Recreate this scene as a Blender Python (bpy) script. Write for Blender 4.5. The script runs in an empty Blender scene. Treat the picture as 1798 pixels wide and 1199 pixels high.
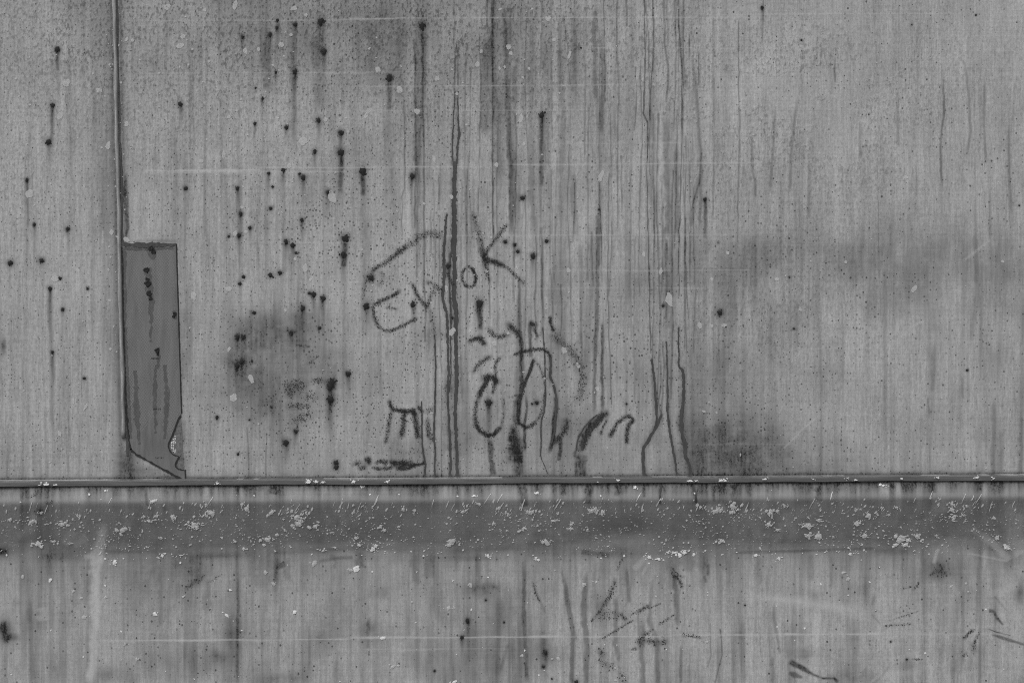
import bpy, math, random
import numpy as np

random.seed(7)
RNG = np.random.default_rng(11)
R = math.radians
SC = bpy.context.scene
COL = SC.collection

# ------------------------------------------------------------------ camera, sky, sun, exposure
PIX = 0.926 / 1798.0            # metres of wall per photograph pixel
CAM_D = 1.286                   # camera to wall
CAM_H = 1.25                    # camera height above the ground
cam_data = bpy.data.cameras.new("camera")
cam_data.lens = 36.0 * CAM_D / 0.926
cam_data.sensor_width = 36.0
cam_data.clip_start = 0.01
cam_data.clip_end = 2000
cam = bpy.data.objects.new("camera", cam_data)
cam.location = (0, -CAM_D, CAM_H)
cam.rotation_euler = (R(90), 0, 0)
COL.objects.link(cam)
SC.camera = cam

SUN_EL, SUN_AZ = 52.0, -28.0    # overcast brightness high up, a little to one side
world = bpy.data.worlds.new("World")
SC.world = world
world.use_nodes = True
wn, wl = world.node_tree.nodes, world.node_tree.links
bg = wn["Background"]
sky = wn.new("ShaderNodeTexSky")
sky.sky_type = 'NISHITA'
sky.sun_disc = False
sky.sun_elevation = R(SUN_EL)
sky.sun_rotation = R(180 - SUN_AZ)
sky.dust_density = 4.0
bw = wn.new("ShaderNodeRGBToBW")
wl.new(sky.outputs[0], bw.inputs[0])
wl.new(bw.outputs[0], bg.inputs[0])
bg.inputs[1].default_value = 0.13

sun_data = bpy.data.lights.new("sun", 'SUN')
sun_data.energy = 1.0
sun_data.angle = R(18)
sun = bpy.data.objects.new("sun", sun_data)
az = R(SUN_AZ)
el = R(SUN_EL)
sdir = (math.sin(az) * math.cos(el), -math.cos(az) * math.cos(el), math.sin(el))   # towards the sun
from mathutils import Vector
sun.rotation_euler = Vector(sdir).to_track_quat('Z', 'Y').to_euler()
sun.location = (-2, -6, 8)
COL.objects.link(sun)

SC.view_settings.view_transform = 'Standard'
SC.view_settings.look = 'None'
SC.view_settings.exposure = 0.0
SC.view_settings.gamma = 1.0
SC.view_settings.use_curve_mapping = False
SC.cycles.use_denoising = False      # keep the grit of the surface
SC.cycles.filter_width = 1.05
SC.cycles.max_bounces = 4
SC.cycles.diffuse_bounces = 2

# ------------------------------------------------------------------ geometry of the wall
def rail_row(px):               # photograph row of the rail's centre line
    return 848.5 - 0.0057 * px

def seam_col(py):               # photograph column of the vertical seam
    return 200.5 + 17.0 / 768.0 * py

_q = np.array([835, 848, 853, 860, 867, 872, 877, 881, 886, 930, 960, 976, 990, 4000], float)
_d = np.array([10, 11, 11.4, 12.2, 13.2, 13.8, 14.2, 13.8, 12.2, 2.0, -5.0, -7.4, -7.8, -7.8], float) * 1e-3
_tq = np.arange(835, 4000, 0.5)
_td = np.interp(_tq, _q, _d)
_k = np.exp(-0.5 * (np.arange(-30, 31) / 8.0) ** 2)
_td = np.convolve(np.pad(_td, 30, mode='edge'), _k / _k.sum(), mode='valid')
DENT = [(1105, 945, 55, 22, -2.0e-3)]

def skirt_depth(q, px):
    q = q + (3.2 * np.sin(px * 0.0113 + 1) + 2.2 * np.sin(px * 0.031) + 1.5 * np.sin(px * 0.083 + 2)) * np.clip((q - 905) / 50.0, 0, 1) * np.clip((1040 - q) / 50.0, 0, 1)
    d = np.interp(q, _tq, _td)
    for cx, cq, rx, rq, a in DENT:
        d = d + a * np.exp(-((px - cx) / rx) ** 2 - ((q - cq) / rq) ** 2)
    return d

def warp(px, py):
    """gentle oil-canning of the big sheet, none round the seam and the tape"""
    w = (np.sin(px * 0.0173 + 0.006 * py + 1.0) * np.sin(py * 0.0121 + 0.5) + 0.7 * np.sin(px * 0.0081 - py * 0.0192 + 2.0)
         + 0.45 * np.sin(px * 0.041 + py * 0.013) * np.sin(py * 0.033 + 4))
    return 0.0009 * w * np.clip((px - 350) / 160.0, 0, 1) * np.clip((825 - py) / 90.0, 0, 1)

def wall_xyz(px, py, off=0.0):
    """point of the upper wall seen at this photograph pixel"""
    return ((px - 899) * PIX, -off - float(warp(px, py)), CAM_H - (py - 599.5) * PIX)

def skirt_xyz(px, py, off=0.0):
    """point of the profiled skirt panel seen at this photograph pixel"""
    d = 0.0
    for _ in range(8):
        k = (CAM_D - d) / CAM_D
        wx = (px - 899) * k
        wr = (py - 599.5) * k + 599.5
        q = wr + 0.0057 * (wx + 899)
        d = 0.5 * d + 0.5 * float(skirt_depth(q, wx + 899))
    e = 1.0
    slope = float(skirt_depth(q + e, wx + 899) - skirt_depth(q - e, wx + 899)) / (2 * e * PIX)
    nl = math.hypot(1.0, slope)     # normal (0, -1, slope) / nl : outward, up when depth grows downwards
    return (wx * PIX, -d - off / nl, CAM_H - (wr - 599.5) * PIX + off * slope / nl)

def surf(px, py, off=0.0):
    return wall_xyz(px, py, off) if py < rail_row(px) else skirt_xyz(px, py, off)

# ------------------------------------------------------------------ material helpers
def new_mat(name):
    m = bpy.data.materials.new(name)
    m.use_nodes = True
    nt = m.node_tree
    return m, nt.nodes, nt.links, nt.nodes["Principled BSDF"]

class NB:
    """tiny helper to chain math nodes"""
    def __init__(self, n, l):
        self.n, self.l = n, l
    def m(self, op, a, b=None, clamp=False):
        nd = self.n.new("ShaderNodeMath"); nd.operation = op; nd.use_clamp = clamp
        for i, v in enumerate((a, b)):
            if v is None: continue
            if isinstance(v, (int, float)): nd.inputs[i].default_value = v
            else: self.l.new(v, nd.inputs[i])
        return nd.outputs[0]
    def ramp(self, v, a, b, lo=0.0, hi=1.0):
        nd = self.n.new("ShaderNodeMapRange"); nd.interpolation_type = 'SMOOTHSTEP'
        self.l.new(v, nd.inputs[0])
        for i, x in enumerate((a, b, lo, hi)): nd.inputs[i + 1].default_value = x
        return nd.outputs[0]
    def co(self, sx, sy, sz, ox=0.0):
        if not hasattr(self, 'tc'):
            self.tc = self.n.new("ShaderNodeTexCoord").outputs["Object"]
        mp = self.n.new("ShaderNodeMapping")
        self.l.new(self.tc, mp.inputs[0])
        mp.inputs["Scale"].default_value = (sx, sy, sz)
        mp.inputs["Location"].default_value = (ox, ox * 0.37, ox * 0.71)
        return mp.outputs[0]
    def noise(self, px_x, px_z, detail=3.0, rough=0.55, ox=0.0):
        """noise whose features are about px_x by px_z photograph pixels"""
        nd = self.n.new("ShaderNodeTexNoise")
        self.l.new(self.co(1 / (px_x * PIX), 1 / (px_x * PIX), 1 / (px_z * PIX), ox), nd.inputs["Vector"])
        nd.inputs["Scale"].default_value = 1.0
        nd.inputs["Detail"].default_value = detail
        nd.inputs["Roughness"].default_value = rough
        return nd.outputs["Fac"]
    def voro(self, px, ox=0.0, zs=1.0):
        nd = self.n.new("ShaderNodeTexVoronoi")
        self.l.new(self.co(1 / (px * PIX), 1 / (px * PIX), 1 / (px * PIX * zs), ox), nd.inputs["Vector"])
        nd.inputs["Scale"].default_value = 1.0
        return nd.outputs["Distance"], nd.outputs["Color"]
    def attr(self, name):
        nd = self.n.new("ShaderNodeAttribute"); nd.attribute_name = name
        return nd.outputs["Fac"]
    def grey(self, v, sock):
        c = self.n.new("ShaderNodeCombineColor")
        for i in range(3): self.l.new(v, c.inputs[i])
        self.l.new(c.outputs[0], sock)

def panel_material(name, base, seed):
    m, n, l, p = new_mat(name)
    b = NB(n, l)
    dark, pale, peb, spk = (b.attr(a) for a in ("stain_shade", "pale", "pebble", "speck"))
    fine = b.noise(3.0, 44, 5, 0.75, seed)             # hair-thin vertical wash lines
    wide = b.noise(16, 330, 3, 0.6, seed + 3)         # broad vertical washes
    blot = b.noise(120, 150, 4, 0.6, seed + 5)        # patches of grime
    horz = b.noise(240, 2.6, 2, 0.5, seed + 9)        # brushed horizontal lines
    grain = b.noise(4.0, 5.6, 4, 0.85, seed + 12)
    f = b.m('ADD', b.m('MULTIPLY', b.m('SUBTRACT', fine, 0.5), 1.0), 1.0)
    f = b.m('ADD', f, b.m('MULTIPLY', b.m('MULTIPLY', b.m('SUBTRACT', wide, 0.52), b.ramp(b.noise(150, 420, 2, 0.5, seed + 77), 0.36, 0.66)), 1.0))
    f = b.m('ADD', f, b.m('MULTIPLY', b.m('SUBTRACT', blot, 0.5), 0.32))
    f = b.m('ADD', f, b.m('MULTIPLY', b.m('SUBTRACT', horz, 0.5), 0.22))
    f = b.m('ADD', f, b.m('MULTIPLY', b.m('SUBTRACT', grain, 0.5), 1.15))
    # stains break up along the grain of the wall
    brk = b.m('ADD', b.m('MULTIPLY', b.m('ADD', b.m('MULTIPLY', grain, 1.6), fine), 1.15), -0.42)
    st = b.m('MULTIPLY', dark, brk, clamp=True)
    f = b.m('MULTIPLY', f, b.m('SUBTRACT', 1.0, st))
    # pebbled skin: dark crescents where the pebble noise peaks
    pb = b.noise(4.4, 7.5, 2, 0.6, seed + 20)
    pm = b.m('MULTIPLY', b.ramp(pb, 0.50, 0.66), peb)
    f = b.m('MULTIPLY', f, b.m('SUBTRACT', 1.0, b.m('MULTIPLY', pm, 0.50)))
    # pinholes
    vd, vc = b.voro(5.4, seed + 30, 1.15)
    sep = n.new("ShaderNodeSeparateColor"); l.new(vc, sep.inputs[0])
    keep = b.m('LESS_THAN', sep.outputs[0], spk)
    size = b.m('ADD', b.m('MULTIPLY', sep.outputs[1], 0.22), 0.12)
    hole = b.m('MULTIPLY', b.m('LESS_THAN', vd, size), keep)
    f = b.m('MULTIPLY', f, b.m('SUBTRACT', 1.0, b.m('MULTIPLY', hole, b.m('ADD', b.m('MULTIPLY', sep.outputs[2], 0.4), 0.35))))
    # a second, sparser set of larger pits
    wd_, wc_ = b.voro(19, seed + 50, 1.2)
    sp2 = n.new("ShaderNodeSeparateColor"); l.new(wc_, sp2.inputs[0])
    pit = b.m('MULTIPLY', b.ramp(wd_, 0.03, 0.11, 1.0, 0.0), b.m('LESS_THAN', sp2.outputs[0], b.m('MULTIPLY', spk, 0.9)))
    f = b.m('MULTIPLY', f, b.m('SUBTRACT', 1.0, b.m('MULTIPLY', pit, b.m('ADD', b.m('MULTIPLY', sp2.outputs[1], 0.4), 0.25))))
    val = b.m('MULTIPLY', f, base)
    mixn = n.new("ShaderNodeMix"); mixn.data_type = 'FLOAT'
    l.new(b.m('MULTIPLY', pale, b.m('ADD', b.m('MULTIPLY', grain, 0.9), 0.55), clamp=True), mixn.inputs["Factor"])
    l.new(val, mixn.inputs["A"]); mixn.inputs["B"].default_value = 0.58
    fin = b.m('MAXIMUM', mixn.outputs["Result"], 0.012)
    b.grey(fin, p.inputs["Base Color"])
    p.inputs["Roughness"].default_value = 0.62
    p.inputs["Specular IOR Level"].default_value = 0.28
    hgt = b.m('ADD', b.m('MULTIPLY', pb, b.m('ADD', b.m('MULTIPLY', peb, 0.9), 0.12)), b.m('MULTIPLY', fine, 0.2))
    bp = n.new("ShaderNodeBump")
    bp.inputs["Strength"].default_value = 0.8
    bp.inputs["Distance"].default_value = 0.0007
    l.new(hgt, bp.inputs["Height"]); l.new(bp.outputs[0], p.inputs["Normal"])
    return m

def plain_material(name, base, var=0.25, px=(5, 5), rough=0.6, spec=0.25, alpha=None, bump=0.0):
    m, n, l, p = new_mat(name)
    b = NB(n, l)
    ns = b.noise(px[0], px[1], 3, 0.6, base * 31 + len(name))
    v = b.m('MULTIPLY', b.m('ADD', b.m('MULTIPLY', b.m('SUBTRACT', ns, 0.5), 2 * var), 1.0), base)
    b.grey(v, p.inputs["Base Color"])
    p.inputs["Roughness"].default_value = rough
    p.inputs["Specular IOR Level"].default_value = spec
    if alpha is not None:
        a = b.m('MULTIPLY', b.ramp(b.noise(*((7, 8) if alpha < 0.9 else (4, 3.4)), 4, 0.7, 4.4), 0.25, 0.46), alpha)
        l.new(a, p.inputs["Alpha"])
    if bump:
        bp = n.new("ShaderNodeBump"); bp.inputs["Strength"].default_value = bump; bp.inputs["Distance"].default_value = 0.0006
        l.new(ns, bp.inputs["Height"]); l.new(bp.outputs[0], p.inputs["Normal"])
    return m

# ------------------------------------------------------------------ mesh helpers
def finish(name, me, mat, parent=None, smooth=False):
    me.materials.append(mat)
    if smooth:
        me.polygons.foreach_set("use_smooth", [True] * len(me.polygons))
    o = bpy.data.objects.new(name, me)
    COL.objects.link(o)
    if parent is not None:
        o.parent = parent
    return o

def mesh_from(name, verts, faces, mat, parent=None, smooth=False):
    me = bpy.data.meshes.new(name)
    me.from_pydata(verts, [], faces)
    me.update()
    return finish(name, me, mat, parent, smooth)

def tag(o, label, cat, group=None, kind=None):
    if label: o["label"] = label
    if cat: o["category"] = cat
    if group: o["group"] = group
    if kind: o["kind"] = kind
    return o

def empty(name, loc):
    o = bpy.data.objects.new(name, None)
    o.empty_display_size = 0.05
    COL.objects.link(o)
    o.location = loc
    return o

def keep_world(child, parent):
    """children are written in world coordinates: undo the parent's offset"""
    child.parent = parent
    child.matrix_parent_inverse.identity()
    child.location = (-parent.location[0], -parent.location[1], -parent.location[2])

# ------------------------------------------------------------------ stains and painted shade of the wall (computed here, stored on the vertices)
X0, Y0, CW, CH = -700, -400, 3200, 2000
stain_shade = np.zeros((CH, CW), np.float32)
pale = np.zeros((CH, CW), np.float32)
pebble = np.zeros((CH, CW), np.float32)
speck = np.zeros((CH, CW), np.float32)

def vnoise(cx, cy, seed, octaves=3):
    rg = np.random.default_rng(seed)
    out = np.zeros((CH, CW), np.float32); amp, tot = 1.0, 0.0
    for o in range(octaves):
        gx, gy = int(CW / cx) + 3, int(CH / cy) + 3
        g = rg.random((gy, gx)).astype(np.float32)
        u = np.arange(CW) / cx; v = np.arange(CH) / cy
        iu = u.astype(int); iv = v.astype(int)
        fu = (u - iu).astype(np.float32); fv = (v - iv).astype(np.float32)
        fu = fu * fu * (3 - 2 * fu); fv = fv * fv * (3 - 2 * fv)
        rows = g[:, iu] * (1 - fu) + g[:, iu + 1] * fu
        out += amp * (rows[iv] * (1 - fv)[:, None] + rows[iv + 1] * fv[:, None])
        tot += amp; amp *= 0.55; cx = max(cx / 2.1, 1.0); cy = max(cy / 2.1, 1.0)
    return out / tot

def window(x0, y0, x1, y1):
    a = max(int(x0) - X0, 0); b = min(int(x1) + 2 - X0, CW)
    c = max(int(y0) - Y0, 0); d = min(int(y1) + 2 - Y0, CH)
    if a >= b or c >= d: return None
    yy, xx = np.mgrid[c:d, a:b].astype(np.float32)
    return (slice(c, d), slice(a, b)), xx + X0, yy + Y0

def screen(layer, sl, v):
    layer[sl] = 1 - (1 - layer[sl]) * (1 - np.clip(v, 0, 0.97))

def stroke(layer, pts, w, amp, soft=2.0, fade=0.0, rag=0.0):
    """soft line through pts=(x, y[, width factor])"""
    P = [(p[0], p[1], p[2] if len(p) > 2 else 1.0) for p in pts]
    pad = w * max(p[2] for p in P) / 2 + soft + 2
    win = window(min(p[0] for p in P) - pad, min(p[1] for p in P) - pad, max(p[0] for p in P) + pad, max(p[1] for p in P) + pad)
    if win is None: return
    sl, xx, yy = win
    best = np.zeros_like(xx)
    arc = np.zeros_like(xx); tot = 0.0
    if rag:
        xx = xx + (n_mid[sl] - 0.5) * w * 0.9 * rag + (n_rag[sl] - 0.5) * w * 0.8 * rag
    for (ax, ay, aw), (bx, by, bw_) in zip(P[:-1], P[1:]):
        dx, dy = bx - ax, by - ay
        t = np.clip(((xx - ax) * dx + (yy - ay) * dy) / (dx * dx + dy * dy + 1e-6), 0, 1)
        d = np.hypot(xx - ax - t * dx, yy - ay - t * dy) - 0.5 * w * (aw + t * (bw_ - aw))
        cur = 1 - np.clip((d + 0.5 * soft) / soft, 0, 1)
        sg = math.hypot(dx, dy)
        arc = np.where(cur > best, tot + t * sg, arc); tot += sg
        best = np.maximum(best, cur)
    if fade:
        fl = max(tot * fade, 1e-3)
        best = best * np.clip(arc / fl, 0, 1) ** 0.7 * np.clip((tot - arc) / (fl * 0.6), 0, 1) ** 0.7
    if rag:
        best = best * np.clip(0.45 + 0.9 * n_vstr[sl] + rag * 0.5 * (n_rag[sl] - 0.5), 0, 1.3)
    screen(layer, sl, amp * best * best * (3 - 2 * best))

def blot(layer, x, y, rx, ry, amp, power=2.0, rag=False):
    win = window(x - 2.4 * rx, y - 2.4 * ry, x + 2.4 * rx, y + 2.4 * ry)
    if win is None: return
    sl, xx, yy = win
    r = ((xx - x) / rx) ** 2 + ((yy - y) / ry) ** 2
    v = amp * np.exp(-r ** (power / 2))
    if rag: v = v * np.clip(-0.25 + 0.8 * n_mid[sl] + 0.8 * n_rag[sl] + 0.9 * n_vstr[sl], 0, 1.5)
    screen(layer, sl, v)

def runoff(x, y, w, length, amp):
    win = window(x - 3 * w, y - 2, x + 3 * w, y + 2.6 * length)
    if win is None: return
    sl, xx, yy = win
    t = np.clip(yy - y, 0, None)
    wob = np.sin(yy * 0.09 + x) * 0.25 * w * np.clip(t / length, 0, 1)
    screen(stain_shade, sl, amp * np.exp(-t / length) * (yy >= y) * np.exp(-((xx - x - wob) / (w * (0.75 + 0.25 * np.clip(t / length, 0, 1)))) ** 2))

n_big = vnoise(210, 170, 1, 4)
n_mid = vnoise(48, 60, 2, 4)
n_ver = vnoise(9, 260, 3, 3)
n_vfine = vnoise(4, 120, 4, 2)
n_peb = vnoise(90, 60, 5, 3)
n_rag = vnoise(14, 9, 6, 3)
n_vstr = vnoise(5, 40, 8, 3)
YY, XX = np.mgrid[0:CH, 0:CW].astype(np.float32)
XX += X0; YY += Y0
RAIL = rail_row(XX)

def zone(x0, y0, x1, y1, sx, sy):
    """soft box, 1 inside"""
    s = lambda v: 1 / (1 + np.exp(-np.clip(v, -30, 30)))
    return s((XX - x0) / sx) * s((x1 - XX) / sx) * s((YY - y0) / sy) * s((y1 - YY) / sy)

above = (YY < RAIL).astype(np.float32)
below = 1 - above
# broad grime
g = 0.24 * zone(360, -300, 1000, 150, 60, 45) * (0.4 + 1.2 * n_mid)
g += 0.10 * zone(-700, -300, 700, 120, 120, 60) * (0.4 + 1.2 * n_mid)
g += 0.07 * zone(1560, -400, 1950, 90, 90, 40) * (0.3 + 1.4 * n_mid)
calm_r = 1 - 0.55 * zone(1230, -600, 4000, 400, 60, 60)
g += 0.10 * zone(1480, 140, 1760, 300, 60, 50) * n_mid
g += 0.22 * np.clip(n_big + n_mid - 1.02, 0, 1)
g += 0.62 * np.clip(n_ver - 0.50, 0, 1) * (0.35 + 1.1 * n_big) + 0.5 * np.clip(n_vfine - 0.56, 0, 1) * (0.4 + n_mid)
g += 0.22 * zone(1180, 395, 1830, 500, 60, 22) * np.clip(n_mid * 1.7 - 0.55, 0, 1)
g += 0.20 * zone(1180, 430, 1330, 540, 40, 25) * n_mid
g += 0.16 * zone(1180, 560, 1500, 840, 60, 60) * n_mid
g += 0.12 * zone(600, 560, 1240, 840, 80, 60) * n_mid
stain_shade += np.clip(g, 0, 0.8) * above * calm_r
g2 = 0.62 * np.clip(n_ver - 0.46, 0, 1) + 0.4 * np.clip(n_vfine - 0.55, 0, 1) + 0.44 * np.clip(n_big + n_mid - 1.0, 0, 1)
g2 += 0.24 * (0.5 + n_ver) * np.exp(-np.clip(YY - RAIL - 130, 0, None) / 45.0)
g2 += 0.12 * zone(-200, 990, 900, 1300, 100, 40) * n_mid
stain_shade += np.clip(g2, 0, 0.6) * below
pebble += np.clip(0.9 * zone(180, -400, 1120, 200, 90, 70) + 0.75 * zone(1200, 50, 1620, 300, 90, 50) * (n_peb > 0.42)
                  + 0.5 * zone(-700, -400, 210, 320, 60, 90) + 0.5 * zone(1180, 420, 1500, 640, 50, 60), 0, 1) * (0.55 + 0.9 * n_peb) * above + 0.12
speck += 1.9 * (0.08 + 0.30 * zone(320, 150, 760, 845, 60, 60) + 0.22 * zone(740, 480, 1330, 850, 60, 60) + 0.16 * zone(-200, 300, 210, 840, 60, 60)
          + 0.12 * zone(1330, 500, 1900, 850, 90, 90)) * above * (0.35 + 1.2 * n_mid)
speck += 1.2 * (0.12 + 0.14 * zone(100, 1000, 620, 1300, 60, 30)) * below * (YY > RAIL + 120)

# the seam: grime on both sides of the bead
sx_ = XX - seam_col(YY)
stain_shade = 1 - (1 - stain_shade) * (1 - 0.50 * np.exp(-np.abs(sx_ + 6) / 8.0) * (sx_ < 2) * above * (0.75 + 0.5 * n_rag))
stain_shade = 1 - (1 - stain_shade) * (1 - 0.14 * np.exp(-((sx_ + 22) / 22) ** 2) * above * (YY < 420))
stain_shade = 1 - (1 - stain_shade) * (1 - 0.55 * np.exp(-np.abs(sx_ - 10) / 6.0) * (sx_ > 1) * above)
stain_shade = 1 - (1 - stain_shade) * (1 - 0.30 * np.exp(-((sx_ - 17) / 16) ** 2) * above * zone(100, 770, 300, 860, 20, 10))
# grime line lying along the top of the rail, and the dark runs under it
rr = YY - RAIL
stain_shade = 1 - (1 - stain_shade) * (1 - 0.75 * np.exp(-np.abs(rr + 7.5) / (1.2 + 2.8 * n_rag)) * above)
stain_shade = 1 - (1 - stain_shade) * (1 - 0.20 * np.exp(-np.abs(rr + 8) / 14.0) * above * (0.3 + 1.4 * n_mid))
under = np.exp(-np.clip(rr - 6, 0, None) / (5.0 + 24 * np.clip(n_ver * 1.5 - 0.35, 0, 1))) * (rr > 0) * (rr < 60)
stain_shade = 1 - (1 - stain_shade) * (1 - 0.74 * under * (0.55 + 0.75 * n_vfine))
# undercut band: bare and smoother, part of its shade painted in, ragged lower edge
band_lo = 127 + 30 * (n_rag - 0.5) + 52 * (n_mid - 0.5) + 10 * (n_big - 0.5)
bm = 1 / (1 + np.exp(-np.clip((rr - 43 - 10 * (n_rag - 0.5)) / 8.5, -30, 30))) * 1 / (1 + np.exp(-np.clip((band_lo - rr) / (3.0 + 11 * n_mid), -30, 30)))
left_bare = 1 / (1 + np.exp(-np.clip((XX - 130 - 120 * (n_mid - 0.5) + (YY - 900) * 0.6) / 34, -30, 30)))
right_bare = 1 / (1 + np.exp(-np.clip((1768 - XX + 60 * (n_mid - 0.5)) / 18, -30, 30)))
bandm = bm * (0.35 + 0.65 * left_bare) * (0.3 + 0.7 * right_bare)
BAND_BARE_SHADE = 0.37
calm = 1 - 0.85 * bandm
stain_shade = stain_shade * calm
stain_shade = 1 - (1 - stain_shade) * (1 - BAND_BARE_SHADE * bandm * np.clip(0.78 + 0.5 * (n_mid - 0.3) + 0.35 * (n_rag - 0.5), 0, 1.4))
pebble *= calm; speck *= 1 - bandm
blot(stain_shade, 1085, 970, 34, 10, 0.30, rag=True)
blot(pale, 1120, 945, 46, 12, 0.10)
for k in range(16):
    blot(stain_shade, random.uniform(0, 1798), rail_row(900) + random.uniform(118, 140), random.uniform(14, 60), random.uniform(3, 8), random.uniform(0.1, 0.35))

# named blotches on the wall: x, y, rx, ry, amount
for bl in [(480, 590, 62, 38, 0.32), (430, 640, 40, 60, 0.28), (520, 560, 50, 24, 0.22), (470, 700, 60, 45, 0.18), (560, 640, 50, 40, 0.14),
           (1245, 800, 44, 46, 0.42), (1310, 785, 26, 34, 0.34), (1290, 755, 40, 14, 0.25), (1355, 772, 14, 22, 0.28), (1215, 760, 20, 40, 0.22),
           (1345, 820, 60, 30, 0.22), (1225, 487, 34, 14, 0.30), (1312, 440, 20, 24, 0.24), (1505, 455, 30, 26, 0.30), (1575, 480, 20, 40, 0.30),
           (1636, 445, 16, 26, 0.34), (1688, 440, 16, 26, 0.34), (1752, 445, 14, 30, 0.34), (1635, 500, 12, 40, 0.28), (1575, 545, 20, 26, 0.28),
           (1520, 540, 18, 20, 0.2), (1765, 545, 30, 18, 0.24), (1770, 480, 26, 14, 0.22), (1640, 640, 10, 60, 0.26), (1740, 640, 18, 50, 0.22),
           (1740, 740, 10, 40, 0.26), (1795, 740, 12, 50, 0.30), 
           (1635, 545, 10, 30, 0.2), (1440, 680, 40, 30, 0.14), (1320, 660, 26, 30, 0.16), (1240, 650, 30, 26, 0.16), (700, 60, 110, 60, 0.07),
           (620, 40, 120, 46, 0.08), (890, 60, 30, 100, 0.14), (1010, 90, 10, 80, 0.2), (6, 608, 5, 16, 0.4), (8, 1108, 12, 16, 0.62),
           (3, 968, 18, 9, 0.6), (18, 1118, 14, 7, 0.4), (760, 590, 26, 20, 0.2), (905, 800, 12, 30, 0.35), (720, 790, 60, 26, 0.12),
           (1650, 1004, 22, 14, 0.30), (1790, 1040, 10, 20, 0.3), (1410, 1148, 22, 10, 0.28), (1492, 1185, 22, 22, 0.22), (1500, 1120, 8, 60, 0.14),
           (500, 1190, 30, 12, 0.30), (840, 1036, 26, 14, 0.30), (865, 1030, 20, 8, 0.2), (240, 1040, 40, 60, 0.14), (300, 1000, 90, 26, 0.16)]:
    cloudy = bl[0] > 1180 and bl[1] < 840
    if cloudy:
        blot(stain_shade, bl[0], bl[1], bl[2] * 1.6, bl[3] * 1.4, bl[4] * 0.52, rag=True)
    else:
        blot(stain_shade, *bl[:4], min(0.7, bl[4] * 1.4), rag=True)
for bl in [(1270, 800, 110, 60, 0.26), (1320, 790, 90, 50, 0.2), (1360, 460, 190, 46, 0.08), (1600, 470, 200, 66, 0.08), (1250, 480, 90, 50, 0.10), (480, 610, 110, 80, 0.12), (520, 700, 120, 70, 0.12), (1230, 640, 100, 80, 0.14), (960, 760, 160, 80, 0.14)]:
    blot(stain_shade, *bl, rag=True)

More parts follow.
